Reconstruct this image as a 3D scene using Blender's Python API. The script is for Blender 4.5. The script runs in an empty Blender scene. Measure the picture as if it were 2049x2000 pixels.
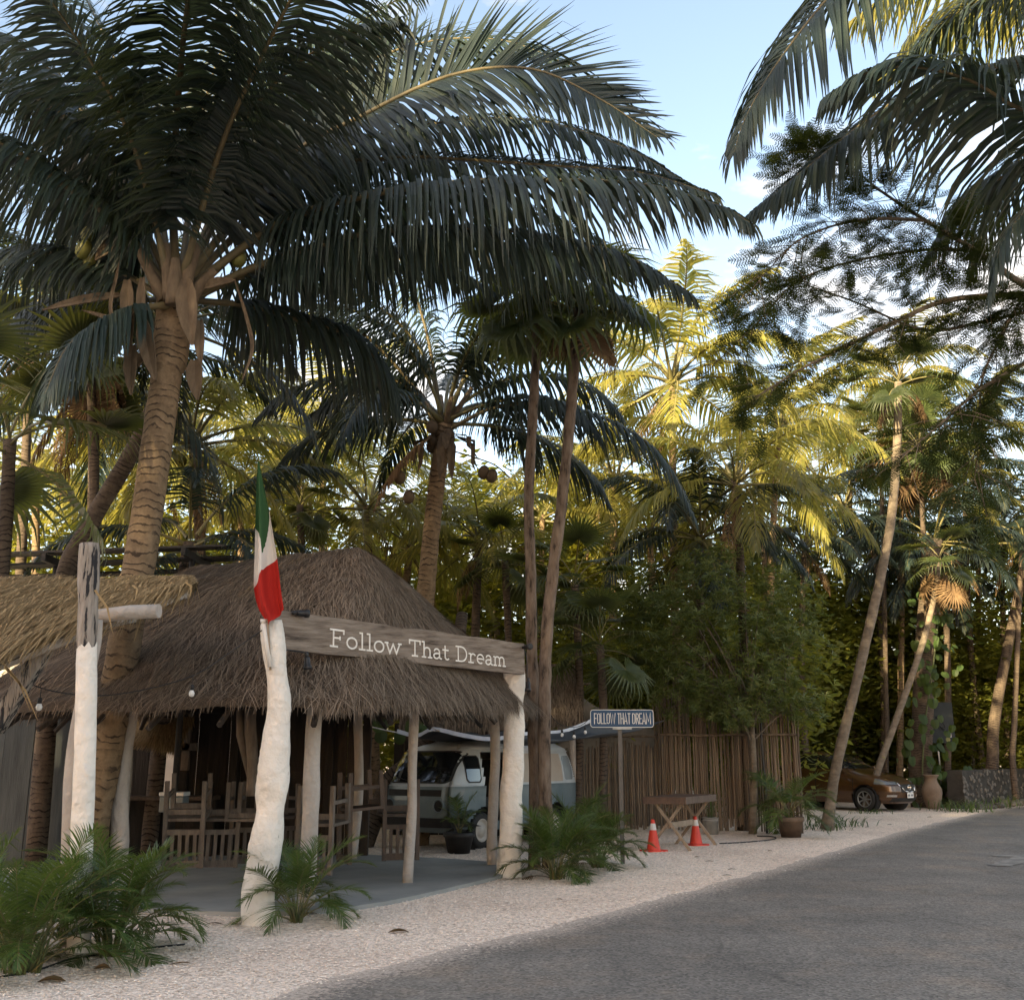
import bpy, bmesh, math, random
from math import sin, cos, pi, radians, sqrt, atan2, tan, exp
from mathutils import Vector, Matrix, noise
V = Vector
SC = bpy.context.scene
COL = SC.collection
R = random.Random(7)

# ------------------------------------------------------------------ camera
FPX, CX, CY = 2050.0, 1024.5, 1000.0
EYE = V((0, 0, 1.58)); PITCH = radians(14.1)
cam_d = bpy.data.cameras.new('camera'); cam = bpy.data.objects.new('camera', cam_d); COL.objects.link(cam)
cam.location = EYE; cam.rotation_euler = (pi/2 + PITCH, 0, 0)
cam_d.sensor_fit = 'HORIZONTAL'; cam_d.sensor_width = 36.0; cam_d.lens = 36.0*FPX/2049.0
cam_d.clip_start = 0.05; cam_d.clip_end = 2000
SC.camera = cam

# ------------------------------------------------------------------ sky and sun
SUN_EL = radians(16.5)
SUN_H = V((-0.55, -0.83, 0)).normalized()            # low sun behind the left shoulder
SUN_DIR = V((SUN_H.x*cos(SUN_EL), SUN_H.y*cos(SUN_EL), sin(SUN_EL)))
w = bpy.data.worlds.new('World'); SC.world = w; w.use_nodes = True
nt = w.node_tree; nt.nodes.clear()
def wn(t, **k):
    n = nt.nodes.new(t)
    for a, b in k.items(): setattr(n, a, b)
    return n
wo = wn('ShaderNodeOutputWorld'); bg = wn('ShaderNodeBackground'); sky = wn('ShaderNodeTexSky')
sky.sky_type = 'NISHITA'; sky.sun_disc = False; sky.sun_elevation = SUN_EL
sky.sun_rotation = atan2(SUN_H.x, SUN_H.y); sky.air_density = 1.0; sky.dust_density = 1.5; sky.ozone_density = 2.6
tc = wn('ShaderNodeTexCoord'); mp = wn('ShaderNodeMapping'); mp.inputs['Scale'].default_value = (1.0, 1.0, 2.6)
nz = wn('ShaderNodeTexNoise'); nz.inputs['Scale'].default_value = 3.1; nz.inputs['Detail'].default_value = 7; nz.inputs['Roughness'].default_value = 0.58
rp = wn('ShaderNodeValToRGB'); rp.color_ramp.elements[0].position = 0.50; rp.color_ramp.elements[1].position = 0.70
mx = wn('ShaderNodeMix', data_type='RGBA')
mx.inputs[7].default_value = (3.3, 2.85, 2.4, 1)
nt.links.new(tc.outputs['Generated'], mp.inputs['Vector']); nt.links.new(mp.outputs[0], nz.inputs['Vector'])
nt.links.new(nz.outputs[0], rp.inputs[0]); nt.links.new(rp.outputs[0], mx.inputs[0])
tn = wn('ShaderNodeMix', data_type='RGBA', blend_type='MULTIPLY'); tn.inputs[0].default_value = 1.0; tn.inputs[7].default_value = (1.26, 0.965, 0.745, 1)   # hazy warm evening air
nt.links.new(sky.outputs[0], tn.inputs[6]); nt.links.new(tn.outputs[2], mx.inputs[6]); nt.links.new(mx.outputs[2], bg.inputs[0])
bg.inputs[1].default_value = 0.135
nt.links.new(bg.outputs[0], wo.inputs[0])

sun_d = bpy.data.lights.new('sun', 'SUN'); sun_d.energy = 5.0; sun_d.angle = radians(0.55); sun_d.color = (1.0, 0.79, 0.44)
sun = bpy.data.objects.new('sun', sun_d); COL.objects.link(sun)
sun.rotation_euler = SUN_DIR.to_track_quat('Z', 'Y').to_euler(); sun.location = (-20, -15, 20)

SC.view_settings.view_transform = 'Standard'; SC.view_settings.look = 'None'
SC.view_settings.exposure = 2.22; SC.view_settings.gamma = 1.0; SC.view_settings.use_curve_mapping = False
SC.render.engine = 'CYCLES'
SC.cycles.max_bounces = 6; SC.cycles.diffuse_bounces = 3; SC.cycles.glossy_bounces = 3
SC.cycles.transmission_bounces = 5; SC.cycles.transparent_max_bounces = 6
SC.cycles.sample_clamp_indirect = 4.0; SC.cycles.use_denoising = True
SC.cycles.caustics_reflective = False; SC.cycles.caustics_refractive = False

# ------------------------------------------------------------------ picture point -> direction -> place
def ray(px, py):
    x, y = (px-CX)/FPX, -(py-CY)/FPX
    return V((x, cos(PITCH) - y*sin(PITCH), sin(PITCH) + y*cos(PITCH)))
def G(px, py, z=0.0):
    d = ray(px, py); t = (z-EYE.z)/d.z
    return EYE + d*t
def AY(px, py, Y):
    d = ray(px, py); return EYE + d*(Y/d.y)
def PJ(p):
    d = p-EYE; y_ = d.y*cos(PITCH)+d.z*sin(PITCH); z_ = -d.y*sin(PITCH)+d.z*cos(PITCH); return CX+FPX*d.x/y_, CY-FPX*z_/y_
def onplane(px, py, p, n):
    d = ray(px, py); return EYE + d*((p-EYE).dot(n)/d.dot(n))

# ------------------------------------------------------------------ mesh helpers
def wm(o):
    m = o.matrix_basis.copy()
    while o.parent: o = o.parent; m = o.matrix_basis @ m
    return m
class MB:
    def __init__(s): s.v = []; s.f = []; s.m = []; s.al = None; s.sm = []
    def add(s, vs, fs, mi=0, smooth=False):
        b = len(s.v); s.v += [tuple(p) for p in vs]; s.f += [tuple(b+i for i in f) for f in fs]
        s.m += [mi]*len(fs); s.sm += [smooth]*len(fs); return b
    def box(s, c, size, rot=None, mi=0):
        c = V(c); hx, hy, hz = size[0]/2, size[1]/2, size[2]/2
        ps = [V((x, y, z)) for x in (-hx, hx) for y in (-hy, hy) for z in (-hz, hz)]
        if rot is not None: ps = [rot @ p for p in ps]
        s.add([c+p for p in ps], [(0,1,3,2),(4,6,7,5),(0,4,5,1),(2,3,7,6),(0,2,6,4),(1,5,7,3)], mi)
    def beam(s, a, b, w_, h_, up=V((0,0,1)), mi=0, w2=None, h2=None):
        a = V(a); b = V(b); d = (b-a).normalized(); sd = d.cross(up)
        if sd.length < 1e-4: sd = d.cross(V((1,0,0)))
        sd.normalize(); u = sd.cross(d); w2 = w2 or w_; h2 = h2 or h_
        ps = [a+sd*x*w_/2+u*y*h_/2 for x, y in ((-1,-1),(1,-1),(1,1),(-1,1))] + [b+sd*x*w2/2+u*y*h2/2 for x, y in ((-1,-1),(1,-1),(1,1),(-1,1))]
        s.add(ps, [(0,1,2,3),(7,6,5,4),(0,4,5,1),(1,5,6,2),(2,6,7,3),(3,7,4,0)], mi)
    def tube(s, pts, rad, n=8, caps=True, jit=0.0, seed=0, mi=0, smooth=True, along=False, lump=0.0, lsc=3.0):
        pts = [V(p) for p in pts]; k = len(pts)
        if not isinstance(rad, (list, tuple)): rad = [rad]*k
        rr = random.Random(seed); vs = []; al = []; L = 0
        t0 = (pts[1]-pts[0]).normalized(); ref = V((1,0,0)) if abs(t0.x) < .9 else V((0,1,0))
        sd = (ref - t0*ref.dot(t0)).normalized()
        for i, p in enumerate(pts):
            t = (pts[min(i+1,k-1)]-pts[max(i-1,0)]).normalized()
            sd = (sd - t*sd.dot(t)).normalized(); up = t.cross(sd)
            if i: L += (p-pts[i-1]).length
            for j in range(n):
                a = 2*pi*j/n; r = rad[i]*(1+rr.uniform(-jit, jit))
                q = p + (sd*cos(a)+up*sin(a))*r
                if lump: q += (sd*cos(a)+up*sin(a))*rad[i]*lump*noise.noise(q*lsc+V((seed,0,0)))
                vs.append(q); al.append(L)
        fs = [(i*n+j, i*n+(j+1)%n, (i+1)*n+(j+1)%n, (i+1)*n+j) for i in range(k-1) for j in range(n)]
        b = s.add(vs, fs, mi, smooth)
        if along:
            if s.al is None: s.al = {}
            for i, x in enumerate(al): s.al[b+i] = x
        if caps:
            s.f += [tuple(b+n-1-j for j in range(n)), tuple(b+(k-1)*n+j for j in range(n))]; s.m += [mi, mi]; s.sm += [False, False]
    def lathe(s, prof, c=(0,0,0), n=20, mi=0, rot=None, smooth=True):
        c = V(c); vs = []
        for r, z in prof:
            for j in range(n):
                p = V((r*cos(2*pi*j/n), r*sin(2*pi*j/n), z))
                if rot is not None: p = rot @ p
                vs.append(c+p)
        k = len(prof)
        s.add(vs, [(i*n+j, i*n+(j+1)%n, (i+1)*n+(j+1)%n, (i+1)*n+j) for i in range(k-1) for j in range(n)], mi, smooth)
    def prism(s, poly, depth, M, mi=0):
        n = len(poly); vs = [M @ V((x, y, 0)) for x, y in poly] + [M @ V((x, y, depth)) for x, y in poly]
        s.add(vs, [tuple(range(n-1,-1,-1)), tuple(range(n,2*n))] + [(i,(i+1)%n,n+(i+1)%n,n+i) for i in range(n)], mi)
    def ribbon(s, pts, wds, wdir, mi=0, fold=0.0, nrm=None):
        """strip along pts; wds widths; wdir width direction (vector or list); fold lifts the edges"""
        vs = []; k = len(pts)
        for i, p in enumerate(pts):
            wv = wdir[i] if isinstance(wdir, list) else wdir
            h = wv*(wds[i]/2)
            if fold:
                vs += [p-h+nrm*(fold*wds[i]), p, p+h+nrm*(fold*wds[i])]
            else: vs += [p-h, p+h]
        q = 3 if fold else 2
        fs = []
        for i in range(k-1):
            for j in range(q-1): fs.append((i*q+j, i*q+j+1, (i+1)*q+j+1, (i+1)*q+j))
        s.add(vs, fs, mi)
    def build(s, name, mat, parent=None, kind=None, label=None, smooth=None):
        me = bpy.data.meshes.new(name); vs = s.v
        if parent is not None:
            inv = wm(parent).inverted()
            if inv != Matrix.Identity(4): vs = [inv @ V(p) for p in vs]
        me.from_pydata(vs, [], s.f); ms = mat if isinstance(mat, (list, tuple)) else [mat]
        for m in ms: me.materials.append(m)
        if len(ms) > 1: me.polygons.foreach_set('material_index', s.m)
        if smooth is not None: me.polygons.foreach_set('use_smooth', [smooth]*len(s.f))
        elif any(s.sm): me.polygons.foreach_set('use_smooth', s.sm)
        if s.al is not None:
            at = me.attributes.new('along', 'FLOAT', 'POINT')
            at.data.foreach_set('value', [s.al.get(i, 0.0) for i in range(len(vs))])
        me.update()
        o = bpy.data.objects.new(name, me); COL.objects.link(o)
        if parent is not None: o.parent = parent
        if kind: o['kind'] = kind
        if label: o['label'] = label
        return o
def tag(o, label, cat, group=None):
    o['label'] = label; o['category'] = cat
    if group: o['group'] = group
    return o
def thing(name, label, cat, loc=(0,0,0), rz=0.0, group=None):
    o = bpy.data.objects.new(name, None); COL.objects.link(o); o.empty_display_size = .2
    o.location = loc; o.rotation_euler = (0, 0, rz); return tag(o, label, cat, group)
def inst(src, name, parent, loc=(0,0,0), rot=(0,0,0), scale=1.0):
    """one more object that shares src's mesh data"""
    o = bpy.data.objects.new(name, src.data if hasattr(src, 'data') else src); COL.objects.link(o)
    o.parent = parent; o.location = loc; o.rotation_euler = rot
    o.scale = (scale,)*3 if not isinstance(scale, (tuple, list)) else scale
    return o
def copy_tree(o, parent=None):
    c = o.copy(); COL.objects.link(c); c.parent = parent
    for ch in [x for x in COL.objects if x.parent == o]: copy_tree(ch, c)
    return c
def crv(pts, n):
    """Catmull-Rom through pts, n samples per span"""
    pts = [V(p) for p in pts]; P_ = [pts[0]*2-pts[1]] + pts + [pts[-1]*2-pts[-2]]; out = []
    for i in range(1, len(P_)-2):
        a, b, c, d = P_[i-1:i+3]
        for k in range(n):
            t = k/n
            out.append(0.5*((2*b)+(c-a)*t+(2*a-5*b+4*c-d)*t*t+(3*b-a-3*c+d)*t**3))
    out.append(pts[-1]); return out
def rz(a): return Matrix.Rotation(a, 3, 'Z')
def bevel(o, wd=0.01, seg=2, ang=35):
    m = o.modifiers.new('bevel', 'BEVEL'); m.width = wd; m.segments = seg; m.limit_method = 'ANGLE'; m.angle_limit = radians(ang); return o
def subd(o, lv=2):
    m = o.modifiers.new('subsurf', 'SUBSURF'); m.levels = lv; m.render_levels = lv; return o

# ------------------------------------------------------------------ materials
def new_mat(name):
    m = bpy.data.materials.new(name); m.use_nodes = True; t = m.node_tree; t.nodes.clear()
    out = t.nodes.new('ShaderNodeOutputMaterial'); b = t.nodes.new('ShaderNodeBsdfPrincipled')
    t.links.new(b.outputs[0], out.inputs[0]); return m, t, b, out
def c4(c): return (c[0], c[1], c[2], 1)
def noise_ramp(t, vec, scale, cols, detail=5, rough=.6, stops=None):
    n = t.nodes.new('ShaderNodeTexNoise'); n.inputs['Scale'].default_value = scale; n.inputs['Detail'].default_value = detail; n.inputs['Roughness'].default_value = rough
    if vec is not None: t.links.new(vec, n.inputs['Vector'])
    r = t.nodes.new('ShaderNodeValToRGB'); e = r.color_ramp.elements
    stops = stops or [0.32+0.36*i/(len(cols)-1) for i in range(len(cols))]
    while len(e) < len(cols): e.new(.5)
    for x, c, p in zip(e, cols, stops): x.position = p; x.color = c4(c)
    t.links.new(n.outputs[0], r.inputs[0]); return n, r
def surf(name, cols, scale=4.0, rough=.8, bump=.0, bscale=None, metal=0.0, stretch=(1,1,1), spec=.4, stops=None, detail=6, coat=0.0, rvar=0.0, rot=None):
    m, t, b, o = new_mat(name)
    tcn = t.nodes.new('ShaderNodeTexCoord'); mpn = t.nodes.new('ShaderNodeMapping'); mpn.inputs['Scale'].default_value = stretch
    if rot is not None: mpn.vector_type = 'TEXTURE'; mpn.inputs['Rotation'].default_value = rot; mpn.inputs['Scale'].default_value = tuple(1/q for q in stretch)
    t.links.new(tcn.outputs['Object'], mpn.inputs['Vector'])
    n, r = noise_ramp(t, mpn.outputs[0], scale, cols, detail, .62, stops)
    col = r.outputs[0]
    if rvar:
        oi = t.nodes.new('ShaderNodeObjectInfo'); hs = t.nodes.new('ShaderNodeHueSaturation')
        mr = t.nodes.new('ShaderNodeMapRange'); mr.inputs[3].default_value = 1-rvar; mr.inputs[4].default_value = 1+rvar
        t.links.new(oi.outputs['Random'], mr.inputs[0]); t.links.new(mr.outputs[0], hs.inputs['Value']); t.links.new(col, hs.inputs['Color']); col = hs.outputs[0]
    t.links.new(col, b.inputs['Base Color']); b.inputs['Roughness'].default_value = rough
    b.inputs['Metallic'].default_value = metal; b.inputs['Specular IOR Level'].default_value = spec; b.inputs['Coat Weight'].default_value = coat
    if bump:
        n2 = t.nodes.new('ShaderNodeTexNoise'); n2.inputs['Scale'].default_value = bscale or scale*3; n2.inputs['Detail'].default_value = 6; t.links.new(mpn.outputs[0], n2.inputs['Vector'])
        bp = t.nodes.new('ShaderNodeBump'); bp.inputs['Strength'].default_value = bump; bp.inputs['Distance'].default_value = .03
        t.links.new(n2.outputs[0], bp.inputs['Height']); t.links.new(bp.outputs[0], b.inputs['Normal'])
    return m
def leafmat(name, cols, trans=.4, tcol=(.35,.40,.06), rough=.45, spec=.4, isl=True, vmin=.6, vmax=1.35):
    """leaf: glossy cuticle over a body that lets some light through; each leaf and each object a little different"""
    m, t, b, o = new_mat(name)
    g = t.nodes.new('ShaderNodeNewGeometry'); oi = t.nodes.new('ShaderNodeObjectInfo')
    ad = t.nodes.new('ShaderNodeMath'); ad.operation = 'ADD'; fr = t.nodes.new('ShaderNodeMath'); fr.operation = 'FRACT'
    t.links.new(g.outputs['Random Per Island'], ad.inputs[0]); t.links.new(oi.outputs['Random'], ad.inputs[1]); t.links.new(ad.outputs[0], fr.inputs[0])
    r = t.nodes.new('ShaderNodeValToRGB'); e = r.color_ramp.elements
    while len(e) < len(cols): e.new(.5)
    for i, (x, c) in enumerate(zip(e, cols)): x.position = i/(len(cols)-1); x.color = c4(c)
    t.links.new((fr if isl else oi).outputs[0 if isl else 'Random'], r.inputs[0])
    hs = t.nodes.new('ShaderNodeHueSaturation'); mr = t.nodes.new('ShaderNodeMapRange'); mr.inputs[3].default_value = vmin; mr.inputs[4].default_value = vmax
    t.links.new(oi.outputs['Random'], mr.inputs[0]); t.links.new(mr.outputs[0], hs.inputs['Value']); t.links.new(r.outputs[0], hs.inputs['Color'])
    t.links.new(hs.outputs[0], b.inputs['Base Color']); b.inputs['Roughness'].default_value = rough; b.inputs['Specular IOR Level'].default_value = spec
    tr = t.nodes.new('ShaderNodeBsdfTranslucent'); ml = t.nodes.new('ShaderNodeMix'); ml.data_type = 'RGBA'; ml.blend_type = 'MIX'; ml.inputs[0].default_value = .55
    t.links.new(hs.outputs[0], ml.inputs[6]); ml.inputs[7].default_value = c4(tcol); t.links.new(ml.outputs[2], tr.inputs[0])
    mxs = t.nodes.new('ShaderNodeMixShader'); mxs.inputs[0].default_value = trans
    t.links.new(b.outputs[0], mxs.inputs[1]); t.links.new(tr.outputs[0], mxs.inputs[2]); t.links.new(mxs.outputs[0], o.inputs[0])
    return m
# ------------------------------------------------------------------ shared materials
M = {}
def painted_post(name, base=(.66,.60,.53), dirty=(.30,.26,.22)):
    m, t, b, o = new_mat(name)
    tcn = t.nodes.new('ShaderNodeTexCoord')
    n1, r1 = noise_ramp(t, tcn.outputs['Object'], 2.2, [tuple(x*.82 for x in base), base], 7, .65, [.35, .6])
    mpn = t.nodes.new('ShaderNodeMapping'); mpn.inputs['Scale'].default_value = (9, 9, 2.0); t.links.new(tcn.outputs['Object'], mpn.inputs[0])
    n2, r2 = noise_ramp(t, mpn.outputs[0], 1.6, [(1,1,1), (0,0,0)], 8, .7, [.295, .34])
    mm = t.nodes.new('ShaderNodeMix'); mm.data_type = 'RGBA'; t.links.new(r2.outputs[0], mm.inputs[0]); t.links.new(r1.outputs[0], mm.inputs[6]); mm.inputs[7].default_value = c4(dirty)
    t.links.new(mm.outputs[2], b.inputs['Base Color']); b.inputs['Roughness'].default_value = .85; b.inputs['Specular IOR Level'].default_value = .25
    n3 = t.nodes.new('ShaderNodeTexNoise'); n3.inputs['Scale'].default_value = 11; n3.inputs['Detail'].default_value = 7; t.links.new(tcn.outputs['Object'], n3.inputs[0])
    bp = t.nodes.new('ShaderNodeBump'); bp.inputs['Strength'].default_value = .8; bp.inputs['Distance'].default_value = .045; t.links.new(n3.outputs[0], bp.inputs['Height']); t.links.new(bp.outputs[0], b.inputs['Normal'])
    return m
M['white_post'] = painted_post('limewashed_wood', (.76,.71,.64), (.26,.22,.185))
M['hut_post'] = painted_post('greyed_limewash', (.42,.38,.34), (.20,.18,.16))
M['raw_post'] = surf('weathered_black_wood', [(.02,.02,.022), (.22,.19,.16), (.34,.30,.26)], 2.6, .9, .8, 8, stretch=(7,7,.9), stops=[.45,.48,.64])
M['board'] = surf('grey_plank', [(.040,.030,.022), (.125,.095,.072), (.19,.152,.120), (.26,.215,.175)], 2.2, .85, .6, 5, stretch=(.9,10,9), rot=(0, radians(-3), radians(58)), stops=[.30,.40,.52,.70])
M['letter'] = surf('letter_paint', [(.66,.62,.56), (.78,.75,.70)], 12, .7)
M['wood_dark'] = surf('dark_furniture_wood', [(.040,.026,.018), (.085,.055,.036)], 3, .6, .3, 20, stretch=(5,5,1.2), rvar=.25)
M['wood_grey'] = surf('grey_furniture_wood', [(.070,.056,.045), (.150,.124,.100)], 3, .75, .4, 20, stretch=(5,5,1.2), rvar=.2)
M['wood_tan'] = surf('tan_table_wood', [(.20,.15,.105), (.32,.25,.18)], 3, .7, .3, 18, stretch=(5,5,1.2))
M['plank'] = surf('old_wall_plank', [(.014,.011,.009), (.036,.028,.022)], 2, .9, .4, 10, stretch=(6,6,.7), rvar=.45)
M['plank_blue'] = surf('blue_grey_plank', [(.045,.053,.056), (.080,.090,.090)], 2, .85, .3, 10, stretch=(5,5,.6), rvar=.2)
M['black'] = surf('black_plastic', [(.010,.010,.011), (.022,.022,.024)], 9, .45)
M['cable'] = surf('black_cable', [(.008,.008,.009), (.016,.016,.017)], 9, .6)
M['concrete'] = surf('grey_concrete', [(.19,.20,.195), (.28,.285,.27)], 1.2, .8, .15, 14)
M['wallwhite'] = surf('white_plaster', [(.55,.52,.48), (.68,.65,.60)], 1.5, .9, .1)
M['steel'] = surf('dull_steel', [(.20,.21,.21), (.34,.35,.35)], 6, .45, metal=.7)
M['thatch_under'] = surf('thatch_bed', [(.045,.033,.024), (.10,.075,.055)], 6, .95, .5, 20)

# ------------------------------------------------------------------ ground and road
def gravel_mat():
    m, t, b, o = new_mat('shell_gravel'); g = t.nodes.new('ShaderNodeNewGeometry')
    n1, r1 = noise_ramp(t, g.outputs['Position'], .35, [(.66,.525,.43), (.82,.685,.575), (.86,.74,.635)], 6, .6, [.3,.5,.7])
    vo = t.nodes.new('ShaderNodeTexVoronoi'); vo.inputs['Scale'].default_value = 30; t.links.new(g.outputs['Position'], vo.inputs[0])
    rr = t.nodes.new('ShaderNodeValToRGB'); rr.color_ramp.elements[0].position = 0; rr.color_ramp.elements[0].color = (.58,.56,.54,1); rr.color_ramp.elements[1].position = .65; rr.color_ramp.elements[1].color = (1.14,1.13,1.12,1)
    t.links.new(vo.outputs['Color'], rr.inputs[0])
    mu = t.nodes.new('ShaderNodeMix'); mu.data_type = 'RGBA'; mu.blend_type = 'MULTIPLY'; mu.inputs[0].default_value = 1; t.links.new(r1.outputs[0], mu.inputs[6]); t.links.new(rr.outputs[0], mu.inputs[7])
    t.links.new(mu.outputs[2], b.inputs['Base Color']); b.inputs['Roughness'].default_value = .95; b.inputs['Specular IOR Level'].default_value = .15
    bp = t.nodes.new('ShaderNodeBump'); bp.inputs['Strength'].default_value = .8; bp.inputs['Distance'].default_value = .035; t.links.new(vo.outputs['Distance'], bp.inputs['Height']); t.links.new(bp.outputs[0], b.inputs['Normal'])
    return m
M['gravel'] = gravel_mat()
def asphalt_mat():
    m, t, b, o = new_mat('worn_asphalt'); g = t.nodes.new('ShaderNodeNewGeometry')
    mpn = t.nodes.new('ShaderNodeMapping'); mpn.inputs['Rotation'].default_value = (0,0,radians(28)); mpn.inputs['Scale'].default_value = (1.4,.16,1); t.links.new(g.outputs['Position'], mpn.inputs[0])
    n1, r1 = noise_ramp(t, g.outputs['Position'], .45, [(.128,.118,.106), (.168,.155,.139), (.215,.197,.174)], 8, .68, [.34,.5,.66])
    n2, r2 = noise_ramp(t, g.outputs['Position'], .8, [(.0,.0,.0), (1,1,1)], 6, .7, [.50,.68])
    mm = t.nodes.new('ShaderNodeMix'); mm.data_type = 'RGBA'; mm.inputs[7].default_value = (.26,.205,.155,1)
    ms = t.nodes.new('ShaderNodeMath'); ms.operation = 'MULTIPLY'; ms.inputs[1].default_value = .55; t.links.new(r2.outputs[0], ms.inputs[0]); t.links.new(ms.outputs[0], mm.inputs[0]); t.links.new(r1.outputs[0], mm.inputs[6])
    vo = t.nodes.new('ShaderNodeTexVoronoi'); vo.inputs['Scale'].default_value = 48; t.links.new(g.outputs['Position'], vo.inputs[0])
    rr = t.nodes.new('ShaderNodeValToRGB'); rr.color_ramp.elements[0].color = (.50,.50,.50,1); rr.color_ramp.elements[1].color = (1.5,1.47,1.43,1); t.links.new(vo.outputs['Color'], rr.inputs[0])
    mu = t.nodes.new('ShaderNodeMix'); mu.data_type = 'RGBA'; mu.blend_type = 'MULTIPLY'; mu.inputs[0].default_value = 1; t.links.new(mm.outputs[2], mu.inputs[6]); t.links.new(rr.outputs[0], mu.inputs[7])
    n5, r5 = noise_ramp(t, mpn.outputs[0], 2.2, [(.78,.78,.79), (1,1,1), (1.08,1.07,1.05)], 7, .7, [.33,.46,.72])      # tyre-worn streaks along the lane
    mu5 = t.nodes.new('ShaderNodeMix'); mu5.data_type = 'RGBA'; mu5.blend_type = 'MULTIPLY'; mu5.inputs[0].default_value = .7; t.links.new(mu.outputs[2], mu5.inputs[6]); t.links.new(r5.outputs[0], mu5.inputs[7])
    wv = t.nodes.new('ShaderNodeTexNoise'); wv.inputs['Scale'].default_value = 1.6; wv.inputs['Detail'].default_value = 5; t.links.new(g.outputs['Position'], wv.inputs[0])
    av = t.nodes.new('ShaderNodeMix'); av.data_type = 'RGBA'; av.blend_type = 'ADD'; av.inputs[0].default_value = .55; t.links.new(g.outputs['Position'], av.inputs[6]); t.links.new(wv.outputs['Color'], av.inputs[7])
    vc = t.nodes.new('ShaderNodeTexVoronoi'); vc.feature = 'DISTANCE_TO_EDGE'; vc.inputs['Scale'].default_value = .42; t.links.new(av.outputs[2], vc.inputs[0])
    rc = t.nodes.new('ShaderNodeValToRGB'); rc.color_ramp.elements[0].position = .002; rc.color_ramp.elements[0].color = (.62,.61,.60,1); rc.color_ramp.elements[1].position = .008; rc.color_ramp.elements[1].color = (1,1,1,1); t.links.new(vc.outputs['Distance'], rc.inputs[0])
    mu6 = t.nodes.new('ShaderNodeMix'); mu6.data_type = 'RGBA'; mu6.blend_type = 'MULTIPLY'; mu6.inputs[0].default_value = .6; t.links.new(mu5.outputs[2], mu6.inputs[6]); t.links.new(rc.outputs[0], mu6.inputs[7]); mu = mu6
    at = t.nodes.new('ShaderNodeAttribute'); at.attribute_name = 'along'                       # sand blown over the ragged edge
    n4 = t.nodes.new('ShaderNodeTexNoise'); n4.inputs['Scale'].default_value = 26; n4.inputs['Detail'].default_value = 8; n4.inputs['Roughness'].default_value = .75; t.links.new(g.outputs['Position'], n4.inputs[0])
    ma = t.nodes.new('ShaderNodeMath'); ma.operation = 'MULTIPLY_ADD'; ma.inputs[1].default_value = -.42; ma.inputs[2].default_value = .13; t.links.new(at.outputs['Fac'], ma.inputs[0])
    mb_ = t.nodes.new('ShaderNodeMath'); mb_.operation = 'ADD'; t.links.new(n4.outputs[0], mb_.inputs[0]); t.links.new(ma.outputs[0], mb_.inputs[1])
    re = t.nodes.new('ShaderNodeValToRGB'); re.color_ramp.elements[0].position = .46; re.color_ramp.elements[1].position = .62; t.links.new(mb_.outputs[0], re.inputs[0])
    md = t.nodes.new('ShaderNodeMix'); md.data_type = 'RGBA'; t.links.new(re.outputs[0], md.inputs[0]); t.links.new(mu.outputs[2], md.inputs[6]); md.inputs[7].default_value = (.50,.42,.35,1)
    t.links.new(md.outputs[2], b.inputs['Base Color']); b.inputs['Roughness'].default_value = .85; b.inputs['Specular IOR Level'].default_value = .3
    bp = t.nodes.new('ShaderNodeBump'); bp.inputs['Strength'].default_value = .5; bp.inputs['Distance'].default_value = .012; t.links.new(vo.outputs['Distance'], bp.inputs['Height']); t.links.new(bp.outputs[0], b.inputs['Normal'])
    return m
M['asphalt'] = asphalt_mat()
EDGE = [G(px, py) for px, py in ((531,2000),(700,1949),(1050,1866),(1350,1790),(1535,1740),(1700,1693),(1850,1652),(2049,1609),(2260,1584))]
EDGE = [EDGE[0]+(EDGE[0]-EDGE[1])*k for k in (14, 6, 2)] + EDGE
d_end = (EDGE[-1]-EDGE[-2]).normalized(); EDGE += [EDGE[-1]+d_end*25, EDGE[-1]+d_end*70]
EDGE = crv(EDGE, 10)
g = MB()
g.add([(-300,-200,0),(300,-200,0),(300,400,0),(-300,400,0)], [(0,1,2,3)])
g.build('ground', M['gravel'], kind='structure')
g = MB(); ln = []; prev = 0
EDGE2 = crv(EDGE[::2], 6)
def edge_j(p, d):
    return p + d*(.10*noise.noise(p*1.3) + .05*noise.noise(p*5.0))
KK = [0,.12,.3,.55,.9,1.4,2.0,2.7,3.4,4.2,5.0,5.8,6.5,7.2]; cols = len(KK)-1; edl = {}
for i, p in enumerate(EDGE2):
    t = (EDGE2[min(i+1,len(EDGE2)-1)]-EDGE2[max(i-1,0)]).normalized(); nrm = V((t.y,-t.x,0))
    row = [edge_j(p, nrm)] + [edge_j(p, nrm*max(0,1-KK[k])) + nrm*KK[k] for k in range(1, cols+1)]
    ln.append([(q.x, q.y, .004 + .03*sin(pi*min(1,KK[k]/7.2))) for k, q in enumerate(row)])
vs = [q for r_ in ln for q in r_]; n_ = cols+1
g.add(vs, [(i*n_+j, (i)*n_+j+1, (i+1)*n_+j+1, (i+1)*n_+j) for i in range(len(ln)-1) for j in range(cols)], smooth=True)
g.al = {i: KK[i % n_] for i in range(len(g.v))}
g.build('road', M['asphalt'], kind='structure')
def road_z(p): 
    best = min(((p-q).length, i) for i, q in enumerate(EDGE)); q = EDGE[best[1]]
    t = (EDGE[min(best[1]+1,len(EDGE)-1)]-EDGE[max(best[1]-1,0)]).normalized(); s = (p-q).dot(V((t.y,-t.x,0)))
    return .004+.03*sin(pi*max(0,min(1,s/7.2)))
M['mark'] = surf('worn_road_paint', [(.16,.150,.135), (.27,.25,.22)], 5, .8, stops=[.44,.62])
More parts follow.
